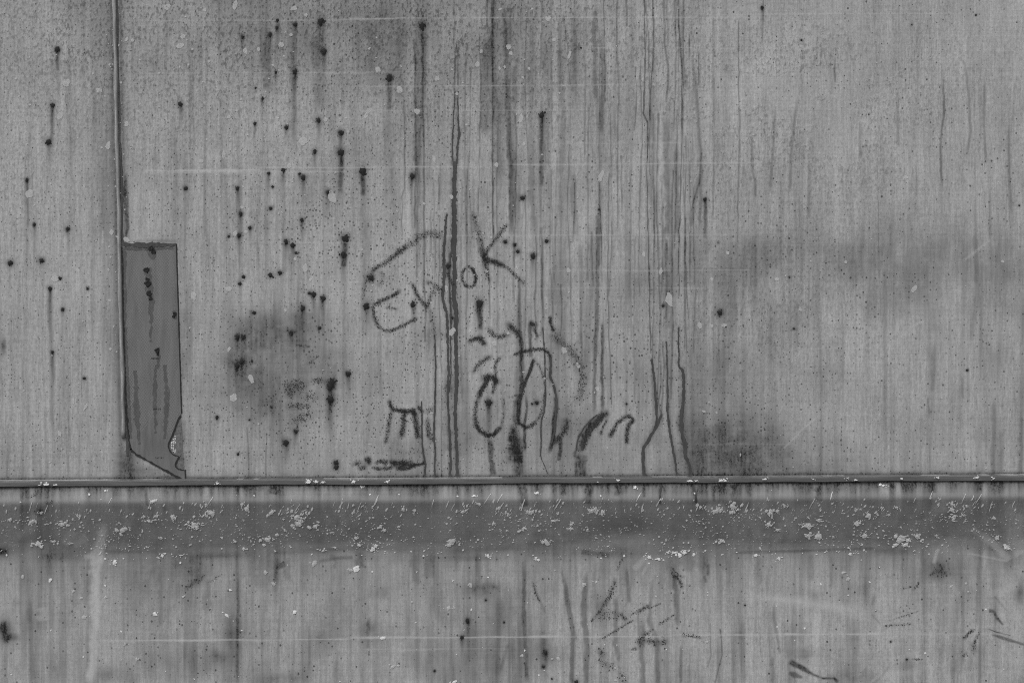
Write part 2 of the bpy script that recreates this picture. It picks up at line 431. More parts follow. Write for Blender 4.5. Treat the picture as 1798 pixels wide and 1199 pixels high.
# soft, wide runs: (points, width, amount)
for pts, w, a in [
    ([(887, 0), (889, 120), (893, 240), (897, 300), (898, 420)], 9, 0.34),
    ([(855, 60), (852, 140), (848, 240)], 14, 0.22), ([(932, 0), (932, 240), (936, 420)], 9, 0.20),
    ([(1045, 0), (1042, 60), (1046, 180)], 8, 0.26), ([(1055, 60), (1060, 150), (1056, 240)], 8, 0.28),
    ([(985, 60), (988, 200), (984, 400)], 9, 0.18), ([(1008, 300), (1010, 420)], 10, 0.2),
    ([(951, 205), (950, 260), (952, 330)], 6, 0.34), ([(742, 60), (743, 100), (745, 180)], 8, 0.26),
    ([(1050, 330), (1050, 420), (1048, 560), (1045, 640), (1042, 735)], 7, 0.34),
    ([(1058, 560), (1058, 725)], 6, 0.46), ([(1020, 420), (1020, 620)], 8, 0.2),
    ([(912, 470), (913, 560), (914, 640), (917, 690)], 6, 0.34), ([(931, 560), (932, 630)], 6, 0.40), ([(952, 420), (953, 600)], 6, 0.22),
    ([(916, 585), (917, 665), (914, 690)], 7, 0.50), ([(978, 690), (976, 730), (970, 775), (962, 800)], 7, 0.45),
    ([(911, 690, 1.0), (907, 715, 1.2), (906, 735, 1.2), (912, 748, 1.0)], 11, 0.46),
    ([(923, 690), (925, 715), (921, 745), (921, 795)], 5, 0.48), ([(905, 760), (908, 800), (914, 838)], 22, 0.34),
    ([(862, 768), (862, 800), (866, 836)], 11, 0.42), ([(1022, 795), (1022, 838)], 16, 0.46), ([(1012, 785), (1011, 838)], 6, 0.44),
    ([(985, 765), (985, 790), (980, 810)], 7, 0.44), ([(842, 532), (843, 580)], 9, 0.42), ([(605, 425), (604, 470)], 8, 0.36),
    ([(1200, 0), (1197, 90), (1206, 160)], 8, 0.2), ([(1170, 200), (1170, 420)], 10, 0.26), ([(1188, 240), (1188, 420)], 8, 0.26),
    ([(1214, 90), (1222, 150), (1232, 300), (1228, 420)], 6, 0.28), ([(1240, 350), (1238, 420)], 6, 0.3), ([(1230, 300), (1212, 400)], 7, 0.22),
    ([(1655, 120, 0.7), (1658, 200), (1653, 240, 0.7), (1652, 300, 1.2), (1656, 335, 0.4)], 4, 0.46),
    ([(1692, 100), (1700, 170), (1704, 230), (1697, 280)], 5, 0.34), ([(1728, 140), (1728, 220), (1733, 290)], 4, 0.32),
    ([(1772, 215), (1773, 300), (1777, 380)], 4, 0.34), ([(1402, 165), (1395, 210), (1389, 270), (1387, 340)], 5, 0.36),
    ([(1361, 185), (1358, 250), (1352, 340)], 5, 0.30), ([(1320, 240), (1320, 300), (1326, 320), (1327, 352)], 5, 0.38),
    ([(1421, 280), (1421, 385)], 5, 0.26), ([(1466, 100), (1466, 145)], 3, 0.36), ([(1510, 210), (1511, 280)], 6, 0.22), ([(1576, 150), (1576, 260)], 6, 0.24),
    ([(1554, 420), (1553, 560), (1555, 840)], 7, 0.22), ([(1712, 400), (1716, 520), (1706, 600)], 8, 0.2), ([(1640, 600), (1636, 690)], 8, 0.22),
    ([(1690, 660), (1690, 700)], 5, 0.26), ([(1745, 700), (1743, 840)], 8, 0.26), ([(1792, 720), (1792, 840)], 7, 0.34),
    ([(1588, 695), (1592, 720)], 3, 0.3), ([(1628, 695), (1632, 730)], 3, 0.3), ([(1440, 560), (1443, 840)], 5, 0.18), ([(1305, 600), (1307, 840)], 9, 0.18),
    ([(222, 300), (221, 330, 1.4), (224, 400, 1.2), (222, 420, 0.6)], 5, 0.42),
    ([(88, 506), (89, 560), (92, 618), (92, 660), (90, 760)], 9, 0.17), ([(92, 190), (90, 250)], 5, 0.26), ([(100, 95), (102, 125)], 5, 0.3),
    ([(47, 320), (50, 400)], 4, 0.2), ([(636, 310), (636, 345)], 9, 0.42), ([(683, 145), (683, 195)], 7, 0.26), ([(601, 270), (598, 340)], 7, 0.30),
    # skirt panel
    ([(921, 968), (921, 1080), (924, 1130), (927, 1205)], 7, 0.50), ([(985, 990, 0.6), (995, 1040), (1005, 1110, 1.1), (1004, 1210)], 8, 0.46),
    ([(1030, 1000), (1025, 1080, 1.2), (1030, 1140, 1.2), (1029, 1210)], 9, 0.44), ([(1082, 1040), (1081, 1130), (1088, 1165)], 9, 0.36),
    ([(1100, 995), (1106, 1060)], 6, 0.36), ([(1128, 1085), (1126, 1150), (1128, 1210)], 9, 0.40), ([(1148, 1010, 0.6), (1140, 1090), (1152, 1120), (1156, 1210)], 8, 0.36),
    ([(1182, 1000, 0.7), (1188, 1040, 1.3), (1190, 1100)], 8, 0.42), ([(1196, 1130), (1196, 1200)], 5, 0.34), ([(1122, 1065), (1120, 1130)], 5, 0.3),
    ([(880, 1180), (892, 1130)], 6, 0.24), ([(936, 1020), (956, 1075)], 4, 0.22), ([(419, 1000, 0.8), (418, 1080, 1.1), (417, 1200, 1.0)], 5, 0.40),
    ([(52, 1050), (58, 1200)], 9, 0.20), ([(490, 1060), (488, 1180)], 4, 0.22), ([(648, 1080), (646, 1140)], 6, 0.24), ([(1304, 1080), (1304, 1200)], 8, 0.2),
    ([(1358, 1060), (1362, 1100), (1370, 1150)], 5, 0.28), ([(1355, 1150), (1357, 1200)], 6, 0.30), ([(1425, 970), (1425, 1020)], 8, 0.2), ([(1690, 1030), (1692, 1170)], 5, 0.24),
    ([(1718, 985), (1714, 1100)], 5, 0.2), ([(1440, 852), (1437, 880)], 14, 0.44), ([(1637, 846), (1636, 866)], 12, 0.34), ([(1288, 850), (1288, 882)], 8, 0.36),
    ([(1253, 850), (1254, 880)], 6, 0.36), ([(1034, 850), (1030, 885)], 14, 0.38), ([(918, 850), (920, 890)], 12, 0.40), ([(990, 850), (990, 870)], 8, 0.3),
    ([(1085, 850), (1084, 872)], 9, 0.36), ([(1131, 848), (1130, 874)], 6, 0.34), ([(255, 855), (258, 890)], 5, 0.34), ([(480, 850), (478, 868)], 12, 0.3),
]:
    stroke(stain_shade, pts, w, a * (1.0 if pts[0][0] > 1300 and pts[0][1] < 840 else 1.05 if pts[0][1] > 900 else 1.5), soft=max(1.8, w * 0.45), fade=0.16, rag=0.7)

for x, y0, y1, w, a in [(866, -60, 260, 16, 0.22), (905, 60, 420, 12, 0.26), (880, 100, 330, 22, 0.2), (700, 20, 200, 14, 0.18), (735, 40, 330, 12, 0.2), (655, 0, 180, 20, 0.16),
                        (560, 40, 200, 18, 0.2), (515, 30, 260, 12, 0.2), (470, 50, 170, 16, 0.18), (960, 0, 300, 10, 0.16), (1150, 60, 430, 14, 0.18), (1180, 150, 600, 16, 0.2),
                        (1035, 380, 700, 18, 0.18), (985, 400, 640, 22, 0.16), (800, 600, 840, 30, 0.12), (690, 250, 420, 10, 0.14), (640, 330, 520, 12, 0.16), (330, 440, 700, 12, 0.14)]:
    stroke(stain_shade, [(x, y0), (x + random.uniform(-4, 4), (y0 + y1) / 2), (x + random.uniform(-6, 6), y1)], w, a * 1.5, w * 0.9, fade=0.3, rag=1.0)
# thin dark hairline runs: jitter as they go down
def hair(pts, w, a):
    P = []
    for (ax, ay), (bx, by) in zip(pts[:-1], pts[1:]):
        k = max(1, int(abs(by - ay) / 14))
        for i in range(k):
            t = i / k
            P.append((ax + (bx - ax) * t + random.uniform(-0.9, 0.9), ay + (by - ay) * t, random.uniform(0.5, 1.3)))
    P.append((pts[-1][0], pts[-1][1], 0.6))
    stroke(stain_shade, P, w, a, 1.6)
for pts, a in [
    ([(866, 0), (866, 150), (865, 260), (866, 420)], 0.62), ([(855, 0), (856, 60)], 0.4), ([(728, 70), (729, 180), (730, 280), (728, 400)], 0.5),
    ([(742, 60), (743, 190), (745, 300), (745, 420), (744, 500), (747, 545), (746, 600)], 0.55), ([(710, 180), (711, 330), (706, 345), (706, 420)], 0.4),
    ([(1132, 0), (1133, 110), (1130, 200), (1138, 216), (1136, 330), (1138, 400), (1139, 460), (1141, 520), (1143, 620)], 0.6),
    ([(1147, 0), (1148, 90), (1143, 170), (1140, 212)], 0.62), ([(1165, 0), (1168, 90), (1174, 120), (1170, 180)], 0.5),
    ([(1190, 0), (1193, 60), (1197, 120), (1197, 260), (1192, 420), (1192, 520)], 0.6), ([(1084, 0), (1083, 90), (1086, 150), (1084, 330), (1085, 400)], 0.4),
    ([(990, 30), (996, 80), (1002, 150)], 0.36), ([(1170, 420), (1171, 500), (1170, 560)], 0.55), ([(1168, 400), (1167, 470)], 0.4),
    ([(951, 400), (952, 470), (951, 520), (954, 560)], 0.5), ([(858, 470), (859, 520), (861, 560)], 0.42), ([(985, 500), (987, 550), (984, 590)], 0.4),
    ([(1020, 530), (1021, 620), (1022, 650)], 0.34), ([(1090, 520), (1091, 548)], 0.3), ([(1340, 0), (1340, 45), (1338, 75)], 0.4), ([(1210, 60), (1210, 100)], 0.5),
    ([(1226, 90), (1228, 150)], 0.5), ([(1232, 270), (1228, 320), (1214, 370)], 0.44), ([(757, 370), (756, 450)], 0.4), ([(1265, 1105), (1268, 1150), (1255, 1200)], 0.5),
    ([(1246, 1095), (1248, 1150), (1242, 1170)], 0.34), ([(1465, 120), (1467, 145)], 0.5), ([(1048, 400), (1047, 480)], 0.4), ([(770, 310), (771, 370)], 0.4),
    ([(800, 100), (798, 150)], 0.55), ([(803, 80), (804, 150)], 0.55), ([(434, 750), (437, 838)], 0.4), ([(468, 760), (467, 838)], 0.4),
]:
    hair(pts, 2.4, min(0.92, a * 1.15))
for x0, y0, y1, a in [(772, 380, 838, .3), (812, 300, 700, .25), (826, 120, 420, .3), (842, 60, 380, .35), (876, 180, 640, .3), (905, 200, 470, .35), (940, 380, 600, .4), (968, 300, 560, .3), (1000, 250, 640, .3),
                     (1124, 120, 520, .35), (1156, 200, 740, .4), (1160, 640, 740, .5), (1163, 600, 735, .4), (1181, 300, 700, .4), (1205, 240, 620, .35), (1108, 300, 600, .25), (1072, 200, 520, .3), (926, 20, 280, .3), (1218, 330, 620, .3)]:
    hair([(x0, y0), (x0 + random.uniform(-4, 4), y0 + (y1 - y0) * 0.3), (x0 + random.uniform(-4, 4), y0 + (y1 - y0) * 0.65), (x0 + random.uniform(-4, 4), y1)], 2.2, a * 1.3)
for k in range(70):             # more of them, random, over the runny middle
    x = random.choice([random.gauss(900, 130), random.gauss(1140, 60), random.uniform(-600, 2400)])
    y0 = random.uniform(-300, 420); ln = random.uniform(80, 420)
    far = x < 620 or x > 1300
    hair([(x, y0), (x + random.uniform(-3, 3), y0 + ln * 0.5), (x + random.uniform(-5, 5), min(y0 + ln, 835))], 2.0, random.uniform(0.12, 0.25) if far else random.uniform(0.25, 0.6))
# pale horizontal scratches
for x0, x1, y, a, w in [(200, 700, 37, 0.22, 1.6), (560, 1320, 33, 0.36, 1.9), (1198, 1700, 26, 0.22, 1.7), (620, 1100, 152, 0.30, 1.4), (220, 700, 129, 0.22, 2.2),
                        (600, 1040, 195, 0.20, 1.4), (250, 460, 300, 0.40, 4), (260, 620, 303, 0.24, 3), (440, 860, 295, 0.34, 1.8), (860, 1350, 289, 0.28, 1.8), (960, 1200, 252, 0.16, 2.4),
                        (180, 340, 352, 0.0, 1), (720, 1340, 414, 0.22, 1.8), (210, 640, 427, 0.2, 1.4), (900, 1330, 476, 0.18, 2), (830, 1250, 507, 0.16, 1.6),
                        (1200, 1340, 592, 0.26, 1.6), (1400, 1600, 612, 0.14, 1.4), (1640, 1798, 600, 0.16, 1.6), (1250, 1400, 348, 0.16, 1.4), (1198, 1500, 450, 0.1, 1.8),
                        (1198, 1290, 413, 0.16, 1.4), (540, 1000, 331, 0.12, 2), (1000, 1350, 85, 0.16, 1.4), (1198, 1400, 85, 0.1, 1.8), (620, 900, 127, 0.18, 1.6),
                        (160, 620, 1124, 0.42, 3), (600, 1180, 1119, 0.40, 3.2), (1170, 1560, 1114, 0.42, 2.8), (1500, 1798, 1113, 0.2, 3), (620, 900, 1140, 0.2, 1.6),
                        (1130, 1420, 780, 0.1, 1.6), (820, 980, 799, 0.1, 1.5), (1330, 1480, 712, 0.12, 1.4), (1560, 1700, 710, 0.12, 1.4)]:
    if a <= 0: continue
    P = [(x0 + (x1 - x0) * t, y + random.uniform(-0.8, 0.8) - 0.004 * (x1 - x0) * t, random.uniform(0.2, 1.3)) for t in np.linspace(0, 1, 14)]
    stroke(pale, P, w * 1.15, a * 1.7, 2.0, fade=0.1, rag=0.3)
for pts, w, a in [([(212, 248), (300, 260), (430, 284)], 1.6, 0.3), ([(1374, 790), (1410, 752), (1440, 728)], 3, 0.26), ([(1560, 610), (1600, 575), (1625, 560)], 4, 0.2),
                  ([(1690, 460), (1740, 420)], 5, 0.24), ([(1510, 570, 1.3), (1535, 585), (1512, 612, 0.6)], 9, 0.24), ([(1507, 540), (1509, 578)], 5, 0.22),
                  ([(1572, 590), (1576, 572), (1585, 560)], 8, 0.24), ([(181, 404), (181, 428)], 2.0, 0.6), ([(191, 520), (188, 545)], 2.0, 0.3),
                  # lower part: pale wiped streak and old wipe arcs
                  ([(183, 915, 0.55), (178, 935, 0.9), (174, 955, 1.0), (172, 975, 1.3), (166, 988, 1.0), (166, 1030, 0.85), (164, 1100, 0.8), (160, 1205, 0.9)], 18, 0.62),
                  ([(148, 978), (162, 976)], 9, 0.3), ([(75, 1065), (80, 1090)], 17, 0.34), ([(1300, 1046), (1380, 1052), (1460, 1064), (1530, 1085)], 18, 0.26),
                  ([(1340, 1048), (1500, 1070)], 6, 0.2), ([(1695, 970), (1770, 985)], 3, 0.3), ([(1700, 925), (1740, 950), (1775, 985)], 12, 0.34),
                  ([(1560, 1160), (1600, 1150), (1630, 1158)], 14, 0.16), ([(1540, 1185), (1600, 1180), (1640, 1165)], 12, 0.2), ([(1735, 1045), (1790, 1025)], 12, 0.2),
                  ([(1115, 1000), (1140, 975)], 10, 0.3), ([(1128, 1010), (1140, 985)], 5, 0.3), ([(1640, 990), (1648, 962)], 6, 0.4), ([(690, 1030), (690, 990)], 34, 0.12),
                  ([(790, 1020), (800, 1000)], 26, 0.14), ([(112, 955), (130, 930)], 16, 0.24), ([(130, 958), (150, 940)], 14, 0.22), ([(55, 920), (64, 905)], 14, 0.34), ([(30, 945), (62, 918)], 16, 0.24),
                  ([(1240, 895), (1275, 890)], 18, 0.30), ([(1790, 900), (1780, 940), (1798, 975)], 26, 0.34)]:
    stroke(pale, pts, w, a * 1.15, max(2.0, w * 0.6), fade=0.1, rag=0.7)
for k in range(46):
    x = random.uniform(-100, 1900); y = random.uniform(985, 1230); th = random.gauss(1.4, 0.5); L = random.uniform(10, 46)
    stroke(pale, [(x, y), (x + L * 0.5 * math.cos(th) + random.uniform(-3, 3), y + L * 0.5 * math.sin(th)), (x + L * math.cos(th), y + L * math.sin(th))], random.uniform(4, 16), random.uniform(0.06, 0.2), 8, fade=0.4, rag=1.0)
for k in range(40):
    x = random.uniform(-100, 1900); y = random.uniform(975, 1230)
    blot(stain_shade, x, y, random.uniform(6, 26), random.uniform(8, 40), random.uniform(0.1, 0.36), rag=True)
for k in range(30):
    x = random.uniform(-100, 1900); L = random.uniform(20, 130); y = rail_row(x) + random.uniform(120, 134)
    stroke(stain_shade, [(x, y), (x + random.uniform(-3, 3), y + L * 0.5), (x + random.uniform(-5, 5), y + L)], random.uniform(6, 20), random.uniform(0.12, 0.3), 6, fade=0.25, rag=1.0)
crest = np.exp(-((rr - 33) / 7.0) ** 2) * below  # light on the upward-facing crest, painted into the pale layer
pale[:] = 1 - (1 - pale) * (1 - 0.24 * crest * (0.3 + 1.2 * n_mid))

DRIPS = [
 ([(799,160,.5),(796,210,.6),(795,240,.8),(794,270,.8),(796,288,.9)],3,.5), ([(804,160,.5),(804,200,.7),(806,235,1.2),(803,262,1.2),(802,288,1)],3.4,.5),
 ([(799,284,.8),(798,320,.9),(797,360,1),(798,400,1.05),(797,425,1.2),(796,446,1.1)],8.6,.7),
 ([(798,444,.9),(798,500,1),(796,520,1),(801,545,1.05),(800,600,.85),(802,655,.9),(801,690,.85),(799,720,.75),(800,750,.7),(802,790,.7),(803,839,.7)],8,.6),
 ([(784,376,.6),(782,410,.8),(779,450,1),(780,482,1.2),(777,520,1),(779,536,1),(785,552,1),(786,600,.8),(788,655,.8),(786,690,.8),(788,735,.8),(791,790,.9),(791,839,.8)],5,.6),
 ([(792,444,.7),(789,465,.8),(788,490,.6),(790,520,.8),(792,560,1.1),(791,600,.6),(792,650,.5),(789,688,.5)],3.6,.4),
 ([(763,590,.6),(765,640,.8),(764,700,.9),(762,760,1),(764,790,.8),(763,838,.8)],3.4,.3), ([(740,704,.5),(741,740,.9),(741,780,.9),(745,805,1),(747,815,1),(746,838,.9)],3.2,.3),
 ([(1144,630,.5),(1148,655,.7),(1151,690,.9),(1152,715,.9),(1154,738,.9),(1152,748,.8)],5.2,.4), ([(1162,727,.7),(1156,742,1),(1144,762,1),(1136,778,1),(1129,786,1.1),(1129,805,1.1),(1131,838,1.1)],5.4,.4),
 ([(1170,600,.5),(1172,660,.6),(1172,700,.9),(1172,725,.9),(1176,755,1),(1179,775,1),(1184,800,.9),(1186,816,.8),(1189,836,.7)],4.4,.4),
 ([(1191,575,.4),(1192,630,.4),(1191,641,.5),(1199,651,.9),(1201,680,.8),(1199,710,.9),(1196,738,1.2),(1197,760,1),(1203,782,1.2),(1203,800,.9),(1210,815,.9),(1214,838,.9)],6.4,.6),
 ([(1217,851,.8),(1221,866,.9),(1222,882,.7)],5,.5),
 ([(953,575,.6),(955,600,.7),(957,640,.9),(957,672,.9),(958,690,1),(956,722,1.1),(950,738,1),(950,775,.8),(949,800,.6),(956,818,.4),(962,832,.4)],2.8,.25),
 ([(961,616,.7),(966,626,1),(967,645,1),(966,662,1),(972,676,1),(977,695,.9),(976,730,.9),(973,760,.8),(966,785,.6)],4.4,.4),
 ([(1160,852,.8),(1159,872,.8),(1159,884,.5)],4.6,.4),
 ([(1061,727,.8),(1050,739,1),(1039,751,1.1),(1030,763,1.2),(1024,777,1.2),(1022,790,.9)],6.5,.6),
 ([(1048,728,.5),(1038,737,.7),(1025,751,.8),(1015,768,1),(1012,790,1)],3,.3),
 ([(934,640,.7),(926,662,1),(917,682,1),(912,705,1),(910,730,.8)],4,.5),
 ([(855,667,1),(848,681,.9),(843,692,.5)],5,.6),
]
for pts, w, j in DRIPS:
    stroke(stain_shade, pts, w * 1.9, 0.30, w * 1.1, rag=0.6)
# ------------------------------------------------------------------ spots of dirt: x, y, radius, runoff length (0 = none)
SPOTS = [(101,87,5,16),(92,185,4.3,14),(85,249,5,8),(47,316,3.5,12),(60,394,3.2,6),(563,37,6.5,12),(487,35,3.3,6),(486,48,3,8),(518,43,3.8,8),(426,65,3.4,12),(474,61,3.4,14),
 (569,90,4.4,12),(518,125,4.4,20),(484,127,2.8,6),(449,155,2.4,0),(461,173,3,8),(317,183,4.6,12),(448,217,3,8),(503,224,4,6),(559,211,4.4,10),(553,266,4,10),(599,233,4.8,14),
 (598,267,5.8,26),(498,299,4.4,12),(472,304,3,10),(526,305,2.8,6),(533,311,4.6,14),(326,331,3.8,0),(417,330,3.8,14),(479,328,3,0),(576,338,4,10),(423,375,4,10),(476,366,3.8,0),
 (530,386,3.8,12),(439,400,3.4,6),(742,45,6,12),(684,135,6.4,14),(951,202,5.6,20),(637,300,7,22),(724,309,4.8,8),(917,348,4.4,0),(1020,85,2,0),(1052,368,2,0),(1338,14,3.2,8),
 (1407,71,2.4,0),(1238,350,3.4,16),(1790,361,2,0),(1601,44,1.6,0),(1714,27,1.7,0),(119,402,4,6),(18,462,4.8,0),(73,458,4.8,0),(105,489,3.8,0),(88,506,4,20),(154,507,2.8,0),
 (110,543,3.4,4),(92,618,3,20),(148,664,3,0),(402,415,3,0),(420,413,4,6),(502,424,4.8,10),(514,430,4.6,12),(520,444,2.8,0),(428,486,3.8,0),(421,498,3.8,0),(475,484,5,0),
 (492,479,4.2,0),(550,516,5,14),(543,515,3,0),(567,523,4.8,14),(532,541,4.4,12),(446,549,4,0),(512,584,4,8),(562,576,3.2,0),(417,592,5,6),(427,592,4.2,4),(416,642,5.6,12),
 (424,635,5,6),(442,634,2.8,0),(583,670,7.5,8),(580,678,6,10),(580,700,6.5,24),(502,776,5.6,12),(519,757,3.8,8),(381,732,3.4,4),(476,715,2,0),(438,737,2,0),(418,797,2.8,0),
 (606,418,7,14),(602,447,5.5,16),(652,488,5.8,0),(643,537,6,10),(725,534,4.8,12),(787,467,4.6,8),(887,425,4,0),(904,430,3.2,0),(909,442,3.8,0),(936,449,4.4,10),(960,424,3.8,0),
 (842,532,6.6,18),(794,558,3,0),(612,656,4.6,12),(1164,537,2.8,0),(859,706,5.8,18),(942,707,3.8,0),(934,709,2,0),(1263,549,5.4,0),(1386,487,1.8,0),(1394,577,2,0),(1698,650,2.4,0),
 (1100,709,2,0),(590,820,5,0),(590,812,4.4,0),(821,1089,4,8),(811,1118,3.6,10),(71,898,3.6,0),(1012,1197,4.4,0),(954,1170,3,0),(969,1191,2,0),(958,1145,4,8),
 (1592,1157,2.4,0),(1564,1126,1.9,0),(853,1053,2,0),(763,1177,2.4,0),(885,1092,1.6,0),(1308,1062,2,0),(1558,846,2,0)]
for x, y, r, ln in SPOTS:
    blot(stain_shade, x, y, r * 1.35, r * 1.35, 0.75, rag=True)
    blot(speck, x, y, r * 2.4, r * 2.4, 0.6)
    if ln:
        runoff(x, y, r * 0.95, ln * 1.2, 0.80)
        runoff(x + random.uniform(-1, 1), y, r * 0.9, ln * 3.6, 0.36)
    elif random.random() < 0.5:
        runoff(x, y, r * 0.8, r * 3, 0.35)

# ------------------------------------------------------------------ the scrawl: strokes of stuck-on grime, (points, width, density)
WORD = {
 'e': [([(655,474),(668,466),(690,451),(712,433)],7,1.0), ([(700,442),(722,426),(738,416),(752,410),(775,414)],11,0.55), ([(657,476),(645,490),(639,510),(638,525)],7,0.30),
       ([(668,478),(672,488),(668,500)],8,0.30), ([(701,511),(690,519),(672,527),(657,535)],6,1.3), ([(655,538),(657,556),(664,572),(676,581),(690,580),(710,570),(730,559)],5,1.2), ([(680,540),(697,543)],5,0.35)],
 'w': [([(724,500),(731,515),(740,529),(750,539)],6,1.1), ([(751,538),(757,520),(762,505)],7,0.5), ([(751,496),(758,497),(770,506),(778,512)],7,0.6), ([(785,478),(790,490),(796,502)],5,1.0), ([(757,545),(760,570),(763,592)],6,0.35)],
 'o': [([(822,468),(830,473),(836,487),(834,499),(826,504),(816,501),(811,490),(812,478),(818,470)],5,1.1), ([(828,471),(835,482),(835,496)],3,1.8)],
 'k': [([(833,378),(836,392),(842,415),(848,440),(851,460),(857,485),(860,492)],8,0.55), ([(846,440),(853,465)],9,0.6), ([(890,396),(880,408),(866,425),(856,440),(851,452)],6,0.85),
       ([(852,454),(862,458),(880,465)],8,1.9), ([(880,464),(892,472),(905,484),(920,497)],6,0.7)],
}
FACE = {
 'lash': [([(826,600),(829,597),(843,593),(850,603)],7,1.6), ([(858,578),(864,587),(876,592),(890,588)],8,0.8), ([(894,571),(903,580),(911,587)],9,1.7), ([(934,568),(939,571)],8,2.2), ([(938,578),(944,590)],5,1.2), ([(966,557),(967,570),(971,580)],5,2.2)],
 'head_outline': [([(972,590),(985,600),(1000,612),(1010,625),(1019,642),(1022,662),(1019,682),(1018,700)],12,0.5), ([(996,740),(993,755),(985,765),(974,776)],9,1.2), ([(902,752),(903,770),(901,785),(908,795),(911,806)],11,1.6)],
 'eye': [([(832,652),(840,640),(852,631),(860,627)],7,0.9), ([(878,628),(872,633),(869,643),(870,656)],5,0.9), ([(850,664),(860,661),(870,665),(873,671)],9,2.6), ([(855,668),(848,681),(842,693)],8,1.8),
         ([(840,697),(836,712),(834,730),(837,746)],7,0.9), ([(838,748),(845,758),(858,765),(868,762),(878,752)],6,2.0), ([(880,748),(885,730),(884,700)],4,0.35), ([(869,668),(866,690)],6,1.0)],
 'eye.001': [([(903,622),(920,617),(935,614),(950,613),(960,617),(966,626)],5,1.3), ([(936,632),(932,648),(926,662),(919,678),(915,695)],5,1.6), ([(914,696),(911,715),(910,732),(913,744),(922,750),(930,749),(938,743)],5,1.6), ([(938,743),(948,730),(955,712),(956,690)],4,0.5), ([(936,632),(945,640),(952,655),(956,675)],4,0.4)],
 'hand': [([(683,705),(686,714),(690,719),(705,721),(717,723),(725,719),(730,728)],6,2.2), ([(687,722),(683,738),(681,755),(678,776)],6,0.9), ([(709,722),(708,745),(705,764)],8,1.6), ([(726,724),(730,745),(734,766)],8,1.6), ([(734,715),(742,722)],6,1.2), ([(751,740),(752,758),(759,772)],9,0.9), ([(752,722),(760,716)],7,0.5)],
 'hand.001': [([(1061,726),(1050,738),(1039,750),(1029,764),(1024,778),(1022,786)],10,1.6), ([(1064,738),(1059,750),(1055,762)],4,1.0), ([(1083,741),(1078,753),(1072,765)],6,1.4), ([(1086,740),(1095,733),(1105,730),(1111,737)],6,1.2), ([(1112,738),(1103,745),(1101,760),(1100,776)],6,1.5)],
 'base_line': [([(622,815),(634,812)],7,0.6), ([(632,822),(640,820)],7,1.2), ([(646,806),(648,812)],8,1.8), ([(657,821),(666,823)],6,1.2), ([(660,812),(668,809),(680,810),(676,815)],5,1.4), ([(672,823),(690,820)],5,1.3), ([(688,810),(695,815)],7,2.0), ([(698,812),(708,815),(722,814)],10,2.2), ([(700,822),(715,822),(728,817)],6,2.0), ([(726,816),(741,815),(745,811)],4,2.0)],
}
SMUDGE = [([(556,694),(545,700),(535,697)],18,0.55), ([(500,678),(520,681),(535,676)],20,1.0), ([(505,692),(514,690)],12,1.0), ([(550,667),(568,668)],10,0.9), ([(515,742),(530,735),(545,728)],18,0.7), ([(505,712),(520,714),(545,712)],10,0.6), ([(541,640),(560,624)],3,0.5), ([(520,606),(545,608)],3,0.8)]
LOWMARK = [([(1093,980),(1083,1002)],3,0.8), ([(1080,1020),(1072,1044),(1062,1060)],8,1.3), ([(1061,1060),(1052,1074),(1038,1090)],4,0.9), ([(1050,1080),(1068,1078),(1085,1080)],14,0.7), ([(1090,1078),(1098,1086)],7,1.6),
           ([(1105,1080),(1120,1073)],5,0.6), ([(1122,1072),(1138,1064)],6,1.5), ([(1112,1088),(1095,1098),(1075,1110),(1058,1120)],3,1.2), ([(1138,1068),(1160,1059)],2,0.9), ([(1158,1095),(1175,1084),(1184,1078)],3,1.2),
           ([(1122,1128),(1130,1115),(1142,1107)],6,1.2), ([(1120,1128),(1130,1125)],14,0.9), ([(1138,1124),(1150,1128)],12,1.5), ([(1160,1128),(1169,1126)],9,1.6), ([(1108,1140),(1118,1138)],5,1.2),
           ([(1052,1142),(1058,1150)],11,1.4), ([(1052,1160),(1066,1166),(1076,1172)],10,0.8), ([(1090,1182),(1096,1198)],12,0.5), ([(1198,1114),(1210,1114),(1222,1116),(1230,1120)],6,1.0),
           ([(1178,995),(1190,1008),(1198,1013)],3,1.4), ([(1186,1011),(1194,1020),(1197,1030)],5,1.8), ([(1180,1003),(1184,1012)],6,1.0),
           ([(935,1022),(940,1040),(948,1056)],4,1.0), ([(1662,980),(1668,1010)],3,0.2), ([(1640,1008),(1660,1000)],18,0.5),
           ([(1633,1010),(1640,1002)],2,0.9), ([(1613,1017),(1613,1024),(1603,1035)],3,0.8), ([(1585,1033),(1600,1030)],2,0.8), ([(1555,1098),(1580,1096),(1600,1095)],3,0.9), ([(1570,1086),(1613,1072)],1.5,0.8),
           ([(1602,1156),(1618,1157)],2,1.5), ([(1708,1106),(1700,1112),(1693,1120)],5,1.8), ([(1720,1110),(1714,1120),(1710,1130)],4,1.4), ([(1708,1132),(1712,1142)],10,0.9), ([(1690,1152),(1697,1145)],4,1.0),
           ([(328,1032),(334,1026),(345,1020),(356,1012)],8,0.9), ([(365,1024),(385,1010)],4,0.5), ([(53,873),(62,869)],4,0.8), ([(80,882),(92,881)],5,1.2), ([(7,1095),(0,1105)],8,2.0), ([(10,1124),(18,1116)],6,2.0)]
for grp in (WORD, FACE):
    for strokes in grp.values():
        for pts, w, dn in strokes:
            stroke(stain_shade, pts, w * 1.15, min(0.76, 0.32 * dn + 0.20), w * 1.15, rag=0.6)
            stroke(speck, pts, w * 1.2, min(0.9, 0.45 * dn), w * 0.7)
for strokes in (SMUDGE, LOWMARK):
    for pts, w, dn in strokes:
        stroke(stain_shade, pts, w, min(0.5, 0.20 * dn + 0.04), w * 0.9 + 1)
        stroke(speck, pts, w * 1.1, min(0.9, 0.5 * dn), w * 0.7)
